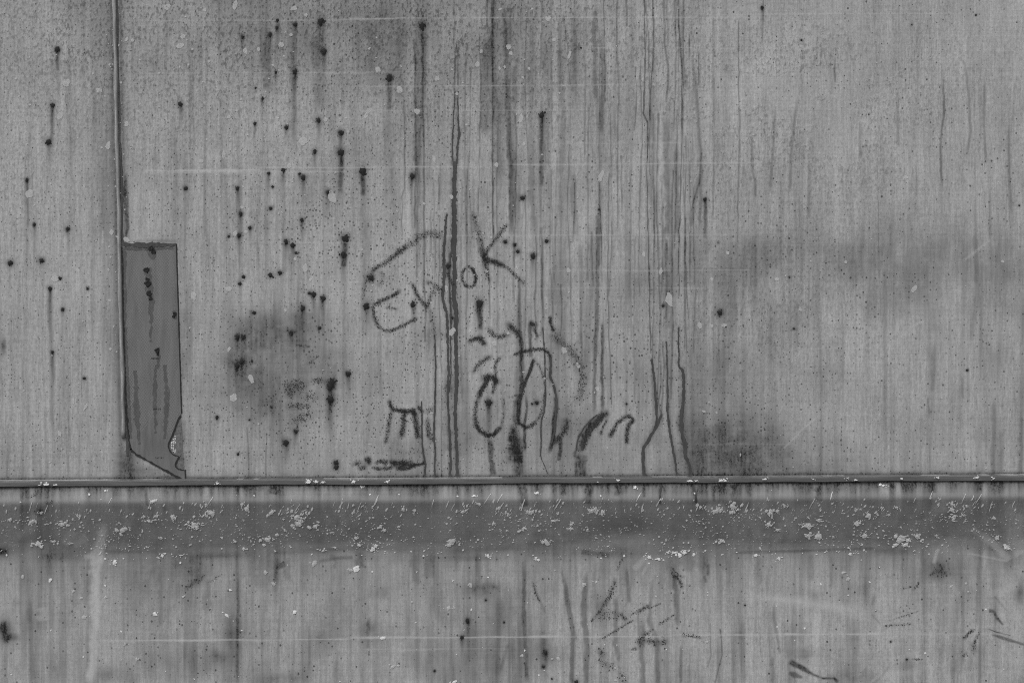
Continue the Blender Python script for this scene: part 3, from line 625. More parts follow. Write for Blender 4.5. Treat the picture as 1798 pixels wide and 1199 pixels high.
# smooth dark wipes on the skirt panel
for pts, w, a in [([(1384, 1159, 1.2), (1396, 1166, 1.0), (1412, 1174, 0.8), (1428, 1184, 0.45), (1445, 1190, 0.3), (1465, 1190, 0.4), (1472, 1198, 0.6)], 10, 0.66),
                  ([(1384, 1180, 0.6), (1394, 1184, 1.4), (1408, 1189, 0.4)], 8, 0.48), ([(1736, 1071, 1.2), (1746, 1073, 0.8), (1750, 1084, 1.0), (1762, 1097, 0.5)], 6, 0.6),
                  ([(1733, 1103, 0.6), (1752, 1110, 1.0), (1775, 1115, 0.5)], 2.6, 0.62), ([(1740, 1112, 0.9), (1762, 1120, 1.2), (1785, 1127, 0.9), (1800, 1132, 0.8)], 5, 0.48),
                  ([(1258, 1012, 0.6), (1240, 1000, 1.0)], 3, 0.0), ([(1236, 1010), (1240, 1022)], 4, 0.36), ([(1244, 990), (1243, 1010)], 4, 0.3), ([(1562, 1168), (1545, 1190), (1520, 1215)], 5, 0.16),
                  ([(1530, 1195), (1512, 1180)], 24, 0.16), ([(1535, 1045), (1532, 1062)], 5, 0.24), ([(1530, 1078), (1546, 1096)], 2, 0.3), ([(1745, 1045), (1768, 1072)], 2, 0.3),
                  ([(1285, 970), (1400, 967), (1540, 962)], 5, 0.24), ([(560, 985), (590, 980), (620, 978)], 6, 0.24), ([(485, 995), (500, 990)], 10, 0.4), ([(1020, 968), (1070, 975)], 9, 0.30)]:
    if a: stroke(stain_shade, pts, w, a * 1.15, max(1.6, w * 0.4), fade=0.06, rag=0.3)

for bl in [(314, 768, 9, 22, 0.55), (318, 812, 8, 12, 0.6), (310, 790, 8, 10, 0.4), (262, 826, 30, 9, 0.35), (290, 838, 30, 6, 0.4), (222, 815, 14, 22, 0.35), (270, 424, 40, 4, 0.4), (318, 600, 5, 180, 0.25)]:
    blot(stain_shade, *bl, rag=True)
np.clip(stain_shade, 0, 0.9, out=stain_shade)

def sample(layer, px, py):
    x = np.clip(px - X0, 0, CW - 1.001); y = np.clip(py - Y0, 0, CH - 1.001)
    i = x.astype(np.int64); j = y.astype(np.int64)
    fx = (x - i).astype(np.float32); fy = (y - j).astype(np.float32)
    return ((layer[j, i] * (1 - fx) + layer[j, i + 1] * fx) * (1 - fy) + (layer[j + 1, i] * (1 - fx) + layer[j + 1, i + 1] * fx) * fy)

def lines(lo, hi, a, b, fine, mid, m):
    """grid positions: fine between a and b, mid out to m beyond, then growing steps to lo / hi"""
    out = list(np.arange(max(a, lo), min(b, hi), fine))
    x, st = min(b, hi), fine
    while x < hi - 0.6 * st:
        out.append(x); st = mid if x < b + m else st * 1.35; x += st
    out.append(hi)
    x, st = max(a, lo), fine
    while x > lo + 0.6 * st:
        if x != out[0]: out.append(x)
        st = mid if x > a - m else st * 1.35; x -= st
    out.append(lo)
    return np.unique(np.round(np.array(out, np.float64), 4))

def grid_object(name, PXg, Q, xyz, canvas_xy, mat, parent=None):
    """a sheet over a (rows, cols) grid with its rim folded back; attributes from the stain map"""
    X, Yw, Z = xyz
    ncol, nrow = X.shape[1], X.shape[0]
    def rim(A, back=None):
        A = np.pad(A, 1, mode='edge')
        if back is not None:
            A[0, :] = back; A[-1, :] = back; A[:, 0] = back; A[:, -1] = back
        return A
    X, Z, Yw = rim(X), rim(Z), rim(Yw, 0.03)
    CX, CY = rim(canvas_xy[0]), rim(canvas_xy[1])
    nr, nc = X.shape
    co = np.stack([X, Yw, Z], -1).reshape(-1, 3).astype(np.float32)
    idx = np.arange(nr * nc, dtype=np.int32).reshape(nr, nc)
    quads = np.stack([idx[1:, :-1], idx[1:, 1:], idx[:-1, 1:], idx[:-1, :-1]], -1).reshape(-1, 4)
    me = bpy.data.meshes.new(name)
    me.vertices.add(len(co)); me.vertices.foreach_set("co", co.ravel())
    me.loops.add(quads.size); me.loops.foreach_set("vertex_index", quads.ravel())
    me.polygons.add(len(quads))
    me.polygons.foreach_set("loop_start", np.arange(0, quads.size, 4, dtype=np.int32))
    me.polygons.foreach_set("loop_total", np.full(len(quads), 4, np.int32))
    me.polygons.foreach_set("use_smooth", np.ones(len(quads), bool))
    me.update(calc_edges=True)
    for an, ly in (("stain_shade", stain_shade), ("pale", pale), ("pebble", pebble), ("speck", speck)):
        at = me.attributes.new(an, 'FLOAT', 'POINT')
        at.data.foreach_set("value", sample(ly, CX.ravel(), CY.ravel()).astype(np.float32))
    me.materials.append(mat)
    o = bpy.data.objects.new(name, me)
    COL.objects.link(o)
    return o

FINE, MID = 1.8, 6.0
WALL_L, WALL_R, WALL_T = -4200.0, 6000.0, -2300.0
WALL_B = 599.5 + CAM_H / PIX + 6
M_wall = panel_material("weathered_panel", 0.43, 1.0)
M_side = panel_material("weathered_side_panel", 0.43, 17.0)
M_skirt = panel_material("weathered_skirt", 0.43, 41.0)

def flat_panel(name, c0, c1, mat, seam_at):
    cols = lines(c0, c1, -14, 1812, FINE, MID, 650)
    rows = lines(WALL_T, 0.0, -(848 + 14), 0.0, FINE, MID, 380)      # rows counted up from the rail line
    PXc, RW = np.meshgrid(cols, rows)
    PYc = rail_row(PXc) + RW
    w = np.clip(1 - np.abs(PXc - seam_at) / 400.0, 0, 1)
    PXs = PXc + (seam_col(PYc) - 210.0) * w
    PYs = rail_row(PXs) + RW
    xyz = ((PXs - 899) * PIX, -warp(PXs, PYs), CAM_H - (PYs - 599.5) * PIX)
    return grid_object(name, None, None, xyz, (PXs, PYs), mat)

wall = flat_panel("cladding_panel", 210.0, WALL_R, M_wall, 210.0)
tag(wall, "broad weathered grey panel carrying the scrawled drawing and long dark drips", "wall panel")
side = flat_panel("cladding_panel", WALL_L, 210.0, M_side, 210.0)
tag(side, "plain streaked grey panel across the vertical bead from the reflective tape", "wall panel")

cols = lines(WALL_L, WALL_R, -20, 1818, FINE, MID, 650)
rows = lines(842.0, WALL_B, 842, 1215, FINE, MID, 380)
PXc, Q = np.meshgrid(cols, rows)
Dp = skirt_depth(Q, PXc)
WR = Q - 0.0057 * PXc
kk = CAM_D / (CAM_D - Dp)
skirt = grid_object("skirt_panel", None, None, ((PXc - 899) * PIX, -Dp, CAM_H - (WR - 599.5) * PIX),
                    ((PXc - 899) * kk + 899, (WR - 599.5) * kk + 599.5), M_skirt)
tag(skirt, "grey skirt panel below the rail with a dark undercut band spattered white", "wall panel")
del XX, YY, RAIL, rr, above, below, n_big, n_mid, n_ver, n_vfine, n_peb, n_rag, bm, bandm, calm, crest, under, sx_, g, g2

# ground
gm, gn, gl, gp = new_mat("asphalt")
gb = NB(gn, gl)
gb.grey(gb.m('ADD', gb.m('MULTIPLY', gb.noise(30, 30, 5, 0.7, 2.0), 0.05), 0.025), gp.inputs["Base Color"])
gp.inputs["Roughness"].default_value = 0.9
ground = mesh_from("ground", [(-400, -400, 0), (400, -400, 0), (400, 400, 0), (-400, 400, 0)], [(0, 1, 2, 3)], gm)
tag(ground, "dark asphalt ground along the foot of the wall", None, kind="structure")

# ------------------------------------------------------------------ rail and bead
def rail_profile():
    # (protrusion, rows from the rail's centre), from the wall out and back
    return [(-0.004, -4.2), (0.0118, -4.2), (0.0130, -3.2), (0.0133, -2.6), (0.0134, 0.5), (0.0134, 4.4), (0.0131, 5.3), (0.0122, 5.7), (0.006, 5.7), (-0.004, 5.7)]

prof = rail_profile()
rx = lines(WALL_L, WALL_R, -10, 1810, 14, 40, 600)
rv, rf = [], []
for x in rx:
    wob = random.uniform(-0.25, 0.25) + 0.4 * math.sin(x * 0.011) + 0.25 * math.sin(x * 0.031 + 1)
    dw = 0.0005 * math.sin(x * 0.017 + 2) + 0.0003 * math.sin(x * 0.063) + random.uniform(-1, 1) * 0.00015
    for d, v in prof:
        rv.append(((x - 899) * PIX, -d - (dw if d > 0.007 else 0), CAM_H - (rail_row(x) + v + wob - 2.2 - 599.5) * PIX))
np_ = len(prof)
for i in range(len(rx) - 1):
    for j in range(np_ - 1):
        a = i * np_ + j
        rf.append((a, a + 1, a + np_ + 1, a + np_))
rf.append(tuple(range(np_))); rf.append(tuple(len(rv) - 1 - k for k in range(np_)))
M_rail = plain_material("rail_metal", 0.12, 0.6, (60, 3), 0.5, 0.35)
rail = mesh_from("rail", rv, rf, M_rail, smooth=False)
tag(rail, "thin dark grey horizontal rail flecked with white between wall and skirt", "rail")

bv, bf = [], []
ys = np.concatenate([np.arange(768, -16, -12.0), np.arange(-40, WALL_T + 860, -60.0)])
NB_ = 9
for y in ys:
    c = seam_col(y) + 0.6 * math.sin(y * 0.021) + 0.35 * math.sin(y * 0.07)
    wd = 3.6 + 0.4 * math.sin(y * 0.05 + 1) + random.uniform(-0.2, 0.2)
    for k in range(NB_):
        a = math.pi * k / (NB_ - 1)
        bv.append(((c - wd * math.cos(a) - 899) * PIX, 0.0006 - 0.0034 * math.sin(a) ** 0.8, CAM_H - (y - 599.5) * PIX))
for i in range(len(ys) - 1):
    for k in range(NB_ - 1):
        a = i * NB_ + k
        bf.append((a, a + 1, a + NB_ + 1, a + NB_))
bf.append(tuple(range(NB_ - 1, -1, -1)))
M_bead = plain_material("bead_metal", 0.33, 0.75, (4, 26), 0.5, 0.35, bump=0.2)
bead = mesh_from("seam_bead", bv, bf, M_bead, smooth=True)
tag(bead, "long narrow vertical bead strip covering the panel seam beside the tape", "trim")
# dark sealant squeezed out along the bead's tape side: a part of the bead
sv, sf = [], []
for i, y in enumerate(np.arange(800, -420, -8.0)):
    c = seam_col(y) + 3.4
    w = 4.6 + 1.1 * math.sin(y * 0.043) + random.uniform(-0.5, 0.5)
    if y < 250: w *= 0.62
    sv += [((c - 899) * PIX, -0.0001, CAM_H - (y - 599.5) * PIX), ((c + 0.45 * w - 899) * PIX, -0.0009, CAM_H - (y - 599.5) * PIX), ((c + w - 899) * PIX, -0.0001, CAM_H - (y - 599.5) * PIX)]
    if i: sf += [(3 * i - 3, 3 * i - 2, 3 * i + 1, 3 * i), (3 * i - 2, 3 * i - 1, 3 * i + 2, 3 * i + 1)]
M_seal = plain_material("old_sealant", 0.085, 0.5, (4, 9), 0.8, 0.15)
mesh_from("sealant", sv, sf, M_seal, bead, smooth=True)

# ------------------------------------------------------------------ marks that stand on the surfaces
M_spot = plain_material("tarry_dirt", 0.032, 0.5, (3, 3), 0.85, 0.1)
M_drip = plain_material("dried_drip", 0.075, 0.55, (5, 24), 0.7, 0.18)
M_flake = plain_material("stuck_grime", 0.042, 0.5, (4, 4), 0.9, 0.08)
M_white = plain_material("white_spatter", 0.84, 0.25, (4, 4), 0.7, 0.2, alpha=0.95)
M_dab = plain_material("pale_dab", 0.66, 0.15, (4, 5), 0.7, 0.2, alpha=0.66)

def owner_of(px, py):
    if py >= rail_row(px): return skirt
    return wall if px > seam_col(py) else side

def dome(px, py, r, h, n=13, ecc=1.0):
    ph = random.uniform(0, 6.28); k = [1 + random.uniform(-0.38, 0.30) for _ in range(n)]
    def rg(f, off):
        out = []
        for i in range(n):
            a = ph + 6.2832 * i / n
            sy = math.sin(a); e = ecc if sy > 0 else 1.0
            nar = 1.0 - 0.35 * (ecc - 1) * max(sy, 0)
            out.append(surf(px + r * f * k[i] * nar * math.cos(a), py + r * f * e * k[i] * sy, off))
        return out
    v = rg(1.0, 0.0001) + rg(0.72, h * 0.75) + [surf(px, py, h)]
    f = [(i, (i + 1) % n, n + (i + 1) % n, n + i) for i in range(n)] + [(n + i, n + (i + 1) % n, 2 * n) for i in range(n)]
    f = [tuple(reversed(q)) for q in f]
    return v, f

for x, y, r, ln in SPOTS:
    v, f = dome(x, y, r * 0.86, min(0.0007, 0.00014 * r), ecc=random.uniform(1.2, 1.75) if ln else random.uniform(0.9, 1.1))
    if r >= 4.4:                       # ragged satellites
        for _ in range(random.randint(1, 4)):
            a = random.uniform(0, 6.28); q_ = r * random.uniform(0.8, 1.25)
            v2, f2 = dome(x + q_ * math.cos(a), y + q_ * math.sin(a), r * random.uniform(0.12, 0.36), 0.0003, n=6)
            o_ = len(v); v += v2; f += [tuple(i + o_ for i in q) for q in f2]
    mesh_from("dirt_spot", v, f, M_spot, owner_of(x, y), smooth=True)

def ribbon(pts, w, off=0.00022, jit=0.5, step=5.0, wave=0.0):
    """flat run of dried liquid following pts=(x, y[, width factor])"""
    P = [(p[0], p[1], p[2] if len(p) > 2 else 1.0) for p in pts]
    C = []
    for (ax, ay, aw), (bx, by, bw_) in zip(P[:-1], P[1:]):
        k = max(1, int(math.hypot(bx - ax, by - ay) / step))
        C += [(ax + (bx - ax) * i / k, ay + (by - ay) * i / k, aw + (bw_ - aw) * i / k) for i in range(k)]
    C.append(P[-1])
    # round the corners a little
    for _ in range(2):
        C = [C[0]] + [tuple(0.25 * C[i - 1][q] + 0.5 * C[i][q] + 0.25 * C[i + 1][q] for q in range(3)) for i in range(1, len(C) - 1)] + [C[-1]]
    v, f = [], []
    ph1, ph2, ph3 = (random.uniform(0, 6.28) for _ in range(3))
    for i, (x, y, s) in enumerate(C):
        x += wave * (math.sin(y * 0.16 + ph1) * 0.5 + math.sin(y * 0.41 + ph2) * 0.4)
        s *= 1 + wave * (0.22 * math.sin(y * 0.23 + ph3) + 0.16 * math.sin(y * 0.53 + ph1) + random.uniform(-0.1, 0.1))
        a = C[max(i - 1, 0)]; b = C[min(i + 1, len(C) - 1)]
        dx, dy = b[0] - a[0], b[1] - a[1]; L = math.hypot(dx, dy) or 1
        nx, ny = -dy / L, dx / L
        h = 0.5 * w * s
        e1, e2 = h + random.uniform(-jit, jit), h + random.uniform(-jit, jit)
        v += [surf(x + nx * e1, y + ny * e1, off), surf(x - nx * e2, y - ny * e2, off)]
        if i: f.append((2 * i - 2, 2 * i - 1, 2 * i + 1, 2 * i))
    return v, f

for pts, w, j in DRIPS:
    v, f = ribbon(pts, w * 0.94, jit=j * 1.1, step=2.6, wave=0.55)
    mesh_from("drip", v, f, M_drip, owner_of(pts[0][0], pts[0][1]))

def flake_poly(x, y, r, off, ecc=None, ang=None):
    n = random.choice((4, 5, 5, 6))
    e = ecc if ecc else random.uniform(0.5, 1.0); th = ang if ang is not None else random.uniform(0, 3.14)
    ct, st = math.cos(th), math.sin(th); v = []
    for i in range(n):
        a = 6.2832 * (i + random.uniform(-0.25, 0.25)) / n; rr_ = r * random.uniform(0.7, 1.2)
        u, w = rr_ * math.cos(a), rr_ * e * math.sin(a)
        v.append(surf(x + u * ct - w * st, y + u * st + w * ct, off))
    return v

def add_poly(V, F, poly, lift=0.0):
    o_ = len(V); V += poly; n_ = len(poly)
    if not lift:
        F.append(tuple(range(o_ + n_ - 1, o_ - 1, -1)))
        return
    c_ = [sum(p[i] for p in poly) / n_ for i in range(3)]
    V.append((c_[0], c_[1] - lift, c_[2]))
    F += [(o_ + (i + 1) % n_, o_ + i, o_ + n_) for i in range(n_)]

def flakes_on(strokes, V, F, k=1.0):
    for pts, w, dn in strokes:
        for (ax, ay), (bx, by) in zip(pts[:-1], pts[1:]):
            L = math.hypot(bx - ax, by - ay)
            for _ in range(int(L * (w + 2) * 0.34 * dn * k) + 1):
                t = random.random()
                g_ = random.gauss(0, 0.30 * w); h_ = random.gauss(0, 0.18 * w)
                nx, ny = -(by - ay) / (L + 1e-6), (bx - ax) / (L + 1e-6)
                add_poly(V, F, flake_poly(ax + (bx - ax) * t + nx * g_ + h_ * 0.5, ay + (by - ay) * t + ny * g_ + h_, random.choice((0.45, 0.5, 0.6, 0.75, 1.0)), random.uniform(0.00025, 0.0005)))

word = empty("scrawled_word", wall_xyz(640, 590))
tag(word, "wobbly four letter word scrawled in speckled dark grime above the doodled face", "graffiti")
for ch, strokes in WORD.items():
    V, F = [], []
    flakes_on(strokes, V, F)
    keep_world(mesh_from("letter", V, F, M_flake), word)
face = empty("doodled_face", wall_xyz(860, 838))
tag(face, "crude doodle of tall oval eyes, lashes and gripping fingers above the rail", "graffiti")
for nm, strokes in [(k_, [q_]) for k_ in ('lash', 'head_outline', 'base_line') for q_ in FACE[k_]] + [(k_, FACE[k_]) for k_ in FACE if k_[:3] in ('eye', 'han')]:
    V, F = [], []
    flakes_on(strokes, V, F)
    keep_world(mesh_from(nm.split('.')[0], V, F, M_flake), face)
for st_ in SMUDGE:
    V, F = [], []
    flakes_on([st_], V, F)
    mesh_from("grime_smudge", V, F, M_flake, wall)
for st_ in LOWMARK:
    V, F = [], []
    flakes_on([st_], V, F, 0.6)
    mesh_from("scuff_mark", V, F, M_flake, skirt)

# pale dabs on the wall: x, y, rx, ry
DABS = [(174,159,5,4.6),(117,146,6,7),(105,204,5,6),(190,256,4,7),(294,13,6,5),(360,18,3,3),(413,10,4,8),(516,15,6,4),(537,27,3,3),(321,64,5,4.6),(316,81,7,4.5),(222,70,2.6,4),(233,71,3,2.6),
 (431,90,3.6,6),(494,79,5,4.6),(511,61,3,3),(454,87,2.6,3.6),(479,115,2,2),(222,218,3.4,5),(402,206,3.2,3),(367,108,2.2,3),(533,248,7,8),(572,210,3.6,4.6),(393,272,3,8),(353,283,4,4),(508,292,4,4),
 (583,345,7,11),(425,364,2.6,2.6),(52,340,7,8),(663,122,4.4,5.2),(702,158,6,6),(732,196,5,6),(643,203,3.4,5),(649,86,3,2.4),(704,116,2.2,3),(878,17,3,2),(934,16,3,2),(962,33,5,4),(893,83,5,4.4),
 (897,94,3.6,3.4),(845,91,3,4),(838,113,3.6,5),(929,121,2.6,3),(886,118,2,3),(877,120,2,3),(768,138,4,5),(973,70,4,3),(802,165,2.6,2.6),(1000,97,2.6,7),(918,137,2.6,2),(762,280,2.6,7),(793,346,3.4,4),
 (920,253,2.6,3.4),(915,208,3.4,8),(872,290,3.4,4),(745,358,2.4,2.4),(1055,310,4,11),(97,489,6,5.4),(193,527,2.6,2.4),(191,474,1.8,2.6),(194,613,2.6,3),(340,519,4.4,8),(401,507,5.4,4),(518,455,2.8,2.8),
 (501,545,2.8,2.8),(536,470,4,7),(545,491,2.4,3),(441,665,4.4,8),(402,613,2.6,5),(410,698,6,7),(432,407,3,3),(413,410,3.4,5),(105,761,3,5),(150,714,2.6,7),(129,704,1.8,6),(794,582,4.4,8),(868,603,4.6,4.4),
 (991,615,4.6,6),(1015,642,2.6,6),(892,585,3.4,2),(824,581,2.6,2.6),(907,471,2.8,3.4),(855,476,3,2.6),(833,482,2,2),(998,475,4,4),(1160,477,3,6),(1175,527,6,12),(919,653,2,1.8),(956,664,2,1.6),
 (1049,683,3,5),(758,725,3,2),(1278,444,3,3),(1250,490,2.4,3.6),(1364,490,3.4,3),(1228,571,3.4,6),(1250,572,2.6,2.6),(1271,571,5,3),(1605,507,4,7),(1485,460,2.6,3),(1760,459,3,2.4),(1405,543,2.6,4),
 (1130,447,3,4),(784,507,2.6,6),(196,408,3.4,5),(222,421,6,4),(1590,312,4,3),(1690,130,3,2),(1236,722,4,2),(1245,706,1.6,1.6),(1258,724,2,2),(1300,798,1.4,3)]
for x, y, a, b in DABS:
    th = random.uniform(-0.5, 0.5); n = 12; ct, st = math.cos(th), math.sin(th)
    k = [1 + random.uniform(-0.22, 0.22) for _ in range(n)]
    v = []
    for i in range(n):
        u, w = a * k[i] * math.cos(6.2832 * i / n), b * k[i] * math.sin(6.2832 * i / n)
        v.append(surf(x + u * ct - w * st, y + u * st + w * ct, 0.0003))
    mesh_from("pale_dab", v, [tuple(range(n - 1, -1, -1))], M_dab, owner_of(x, y))

# white spatter on the skirt: splats that can be told apart, then the fine spray
SPLATS = [(18,912,6),(72,899,5),(140,906,6),(108,920,9),(95,950,6),(68,954,10),(55,916,9),(125,953,3),(202,986,8),(285,975,6),(215,930,9),(260,913,6),(365,897,6),(305,908,8),(340,920,9),(345,925,7),
 (268,880,6),(253,906,4),(283,944,4),(334,956,4),(372,900,10),(362,885,4),(425,885,6),(434,893,7),(476,900,8),(521,907,10),(524,918,9),(469,947,9),(500,930,4),(554,923,7),(428,963,5),(413,950,4),(551,990,8),
 (466,1005,6),(480,1024,5),(626,998,8),(617,1000,5),(568,966,5),(588,961,4),(630,956,6),(625,944,5),(708,893,6),(728,896,5),(700,924,4),(668,925,6),(655,963,7),(660,958,6),(676,930,5),(795,950,9),(788,956,6),
 (842,885,5),(812,898,7),(820,888,4),(866,919,7),(930,899,7),(893,902,4),(912,932,5),(920,927,6),(960,951,9),(973,914,6),(1003,920,4),(1038,896,8),(1057,898,7),(1047,898,4),(1001,927,5),(1032,930,5),(941,980,5),
 (857,975,6),(825,1027,6),(788,1068,7),(797,1066,4),(723,1056,3),(1025,1026,5),(1047,1021,3),(1193,974,7),(1202,969,5),(1173,970,4),(1156,981,5),(1140,978,6),(1182,969,3),(1261,894,8),(1286,888,9),(1287,898,6),(1257,951,4),
 (1266,949,6),(1352,900,7),(1365,897,5),(1350,920,7),(1365,930,5),(1420,923,9),(1438,912,5),(1418,940,7),(1437,942,9),(1463,942,4),(1525,905,8),(1519,940,7),(1505,918,8),(1580,947,12),(1595,947,6),(1611,941,9),(1673,885,6),(1672,895,8),
 (1675,907,8),(1690,903,5),(1644,940,5),(1697,888,4),(1751,944,7),(1768,960,7),(1745,909,5),(1327,974,5),(1368,980,5),(1493,972,4),(1202,970,5),(1218,973,4),(1377,887,5),(1573,890,5),(1560,903,4),(1547,890,3),(1481,1005,6),(1489,1016,5),
 (1670,1029,4),(1696,1024,3),(1700,1038,3),(88,1018,6),(40,1012,5),(129,1037,4),(143,1049,4),(148,1083,5),(185,1048,5),(322,1047,5),(272,1077,6),(398,1080,6),(517,1074,6),(404,1035,4),(219,1129,4),(240,1156,4),(213,1157,3),
 (690,1170,6),(798,1196,5),(980,1155,6),(917,1150,4),(1241,1126,4),(1081,1194,4),(1080,1172,3),(673,1120,7),(81,851,8),(98,853,4),(542,846,6),(556,846,4),(567,846,4),(621,845,5),(680,845,4),(382,848,4),(1085,843,4),(1212,844,5),(1222,844,3),(1266,843,6),(1274,844,4),
 (1344,841,4),(1488,839,2.4),(1583,840,3),(1647,838,2.4),(1715,838,4),(1744,840,3),(1428,841,2.4),(635,855,4),(833,870,4),(942,866,4),(1115,855,4),(1551,852,5),(185,861,3),(157,868,3),(1047,850,4),(1502,842,3)]
for x, y, r in SPLATS:
    V, F = [], []
    onrail = abs(y - rail_row(x)) < 9
    def put(px_, py_, rad, off, ecc=None, ang=None):
        if onrail:
            q = flake_poly(px_, py_, rad, off, ecc, ang)
            n_ = len(q)
            q2 = []
            for i in range(n_):
                a_ = 6.2832 * i / n_
                k_ = (CAM_D - 0.0139) / CAM_D
                q2.append(((px_ + rad * random.uniform(0.8, 1.2) * math.cos(a_) - 899) * PIX * k_, -0.0139 - off, CAM_H - (min(py_ + 0.6 * rad * math.sin(a_), rail_row(px_) + 4) - 599.5) * PIX * k_))
            add_poly(V, F, q2, 0.0001)
        else:
            add_poly(V, F, flake_poly(px_, py_, rad, off, ecc, ang), 0.10 * rad * PIX)
    soft_ = y > rail_row(x) + 140
    put(x, y, r * (0.85 if soft_ else 0.7), 0.0004)
    up = y < rail_row(x) + 62 and not onrail
    for _ in range(int(1 + r * 0.5) if soft_ else int(4 + r * 2.2)):
        a = random.uniform(0, 6.28); q = abs(random.gauss(0, 0.7)) * r
        put(x + q * math.cos(a) * 1.25, y + q * math.sin(a) * 0.75, random.uniform(0.6, random.choice((0.2, 0.3, 0.5)) * r + 0.5), random.uniform(0.0003, 0.0006), random.uniform(0.35, 0.9), random.uniform(-0.6, 0.6) if not up else random.uniform(1.6, 2.4))
    mesh_from("paint_splat", V, F, M_dab if soft_ and random.random() < 0.75 else M_white, rail if onrail else skirt)

V, F = [], []
def spray(x, y):
    sl = random.random()
    q = y - rail_row(x)
    if q < 60:      # slanting dashes towards the crest
        add_poly(V, F, flake_poly(x, y, random.choice((0.9, 1.3, 2.0, 3.6)), 0.0003, random.uniform(0.2, 0.6), random.uniform(1.75, 2.35)), 0.00006)
    else:
        add_poly(V, F, flake_poly(x, y, random.choice((0.65, 0.75, 0.9, 1.2, 1.6, 2.3)), 0.0003, random.uniform(0.3, 0.9), random.gauss(-0.25, 0.5)), 0.00006)
clus = [(random.uniform(-40, 1840), random.uniform(40, 128), random.uniform(8, 30)) for _ in range(210)]
for cx, cq, s in clus:
    for _ in range(random.randint(3, 15)):
        x = cx + random.gauss(0, s); q = cq + random.gauss(0, s * 0.4)
        if 34 < q < 136: spray(x, rail_row(x) + q)
for _ in range(860):
    x = random.uniform(-60, 1860); q = random.triangular(36, 134, 66)
    spray(x, rail_row(x) + q)
for _ in range(170):
    x = random.uniform(-60, 1860); q = random.uniform(12, 380)
    add_poly(V, F, flake_poly(x, rail_row(x) + q, random.choice((0.7, 1.0, 1.4, 2.2)), 0.0003))
o = mesh_from("white_spray", V, F, M_white, skirt)
o["kind"] = "stuff"
V, F = [], []
for _ in range(46):                # long pale flicks over the crest
    x = random.uniform(-20, 1810); q = random.uniform(30, 52); L = random.uniform(6, 20); sl = random.uniform(0.25, 0.75)
    pts = [(x + sl * L, rail_row(x) + q - L * 0.6, .5), (x + sl * L * .45, rail_row(x) + q - 1, 1), (x, rail_row(x) + q + L * 0.45, .3)]
    v, f = ribbon(pts, random.uniform(1.2, 2.6), off=0.0004, jit=0.4, step=3)
    o_ = len(V); V += v; F += [tuple(i + o_ for i in q_) for q_ in f]
o = mesh_from("white_flicks", V, F, M_white, skirt)
o["kind"] = "stuff"
V, F = [], []
for _ in range(520):               # fine white dust on the wall and by the bead
    y = random.uniform(-20, 830); x = random.choice((seam_col(y) + random.gauss(0, 9), random.uniform(-20, 1000), random.uniform(-20, 1000), random.uniform(-20, 1800)))
    if not (205 < x < 330 and y > 415): add_poly(V, F, flake_poly(x, y, random.choice((0.6, 0.8, 1.1, 1.6, 2.2)), 0.0004))
o = mesh_from("white_dust", V, F, M_dab, wall)
o["kind"] = "stuff"

# ------------------------------------------------------------------ reflective tape
TAPE = [(214,427),(240,428),(275,428),(309,428),(310,470),(312,530),(314,600),(316,660),(318,728),(312,738),(309,752),(304,764),(298,774),(296,784),(300,791),(304,798),(311,798),(318,799),
        (312,806),(308,815),(310,821),(314,825),(320,823),(324,824),(325,842),(315,838),(298,828),(280,819),(262,809),(245,799),(236,795),(229,789),(226,776),(223,740),(220,690),(217,610),(215,520)]
def tape_bounds(y):
    xs = []
    for (ax, ay), (bx, by) in zip(TAPE, TAPE[1:] + TAPE[:1]):
        if (ay <= y < by) or (by <= y < ay):
            xs.append(ax + (bx - ax) * (y - ay) / (by - ay))
    return sorted(xs)
def inside_tape(x, y):
    return sum(1 for q in tape_bounds(y) if q > x) % 2 == 1
def extrude(poly, t0, t1, fill=True):
    v = [wall_xyz(x, y, t0) for x, y in poly] + [wall_xyz(x, y, t1) for x, y in poly]
    n = len(poly)
    f = [(i, (i + 1) % n, n + (i + 1) % n, n + i) for i in range(n)]
    return v, [tuple(reversed(q)) for q in f] if not fill else f + [tuple(range(n, 2 * n))]
M_tape = plain_material("tape_film", 0.16, 0.5, (9, 60), 0.42, 0.35)
M_rib = plain_material("tape_rib", 0.207, 0.5, (9, 60), 0.42, 0.35)
M_cell = plain_material("tape_core", 0.72, 0.2, (3, 3), 0.35, 0.5)
M_ink = plain_material("tape_ink", 0.03, 0.3, (2, 2), 0.7, 0.1)
tape = empty("reflective_tape", wall_xyz(270, 842))
tag(tape, "upright dark grey strip of honeycomb reflective tape torn at its foot", "reflective tape")
import bmesh
def child(name, v, f, mat, lab=None, smooth=False):
    o_ = mesh_from(name, v, f, mat, smooth=smooth)
    keep_world(o_, tape)
    if lab: o_["label"] = lab
    return o_
bm_ = bmesh.new()
vs_ = [bm_.verts.new(wall_xyz(x, y, 0.0007)) for x, y in TAPE]
fc_ = bm_.faces.new(vs_)
ext = bmesh.ops.extrude_face_region(bm_, geom=[fc_])
for e_ in ext['geom']:
    if isinstance(e_, bmesh.types.BMVert): e_.co.y = -0.00002
bmesh.ops.recalc_face_normals(bm_, faces=bm_.faces)
bmesh.ops.triangulate(bm_, faces=bm_.faces)
me = bpy.data.meshes.new("film"); bm_.to_mesh(me); bm_.free()
film = finish("film", me, M_tape); keep_world(film, tape)
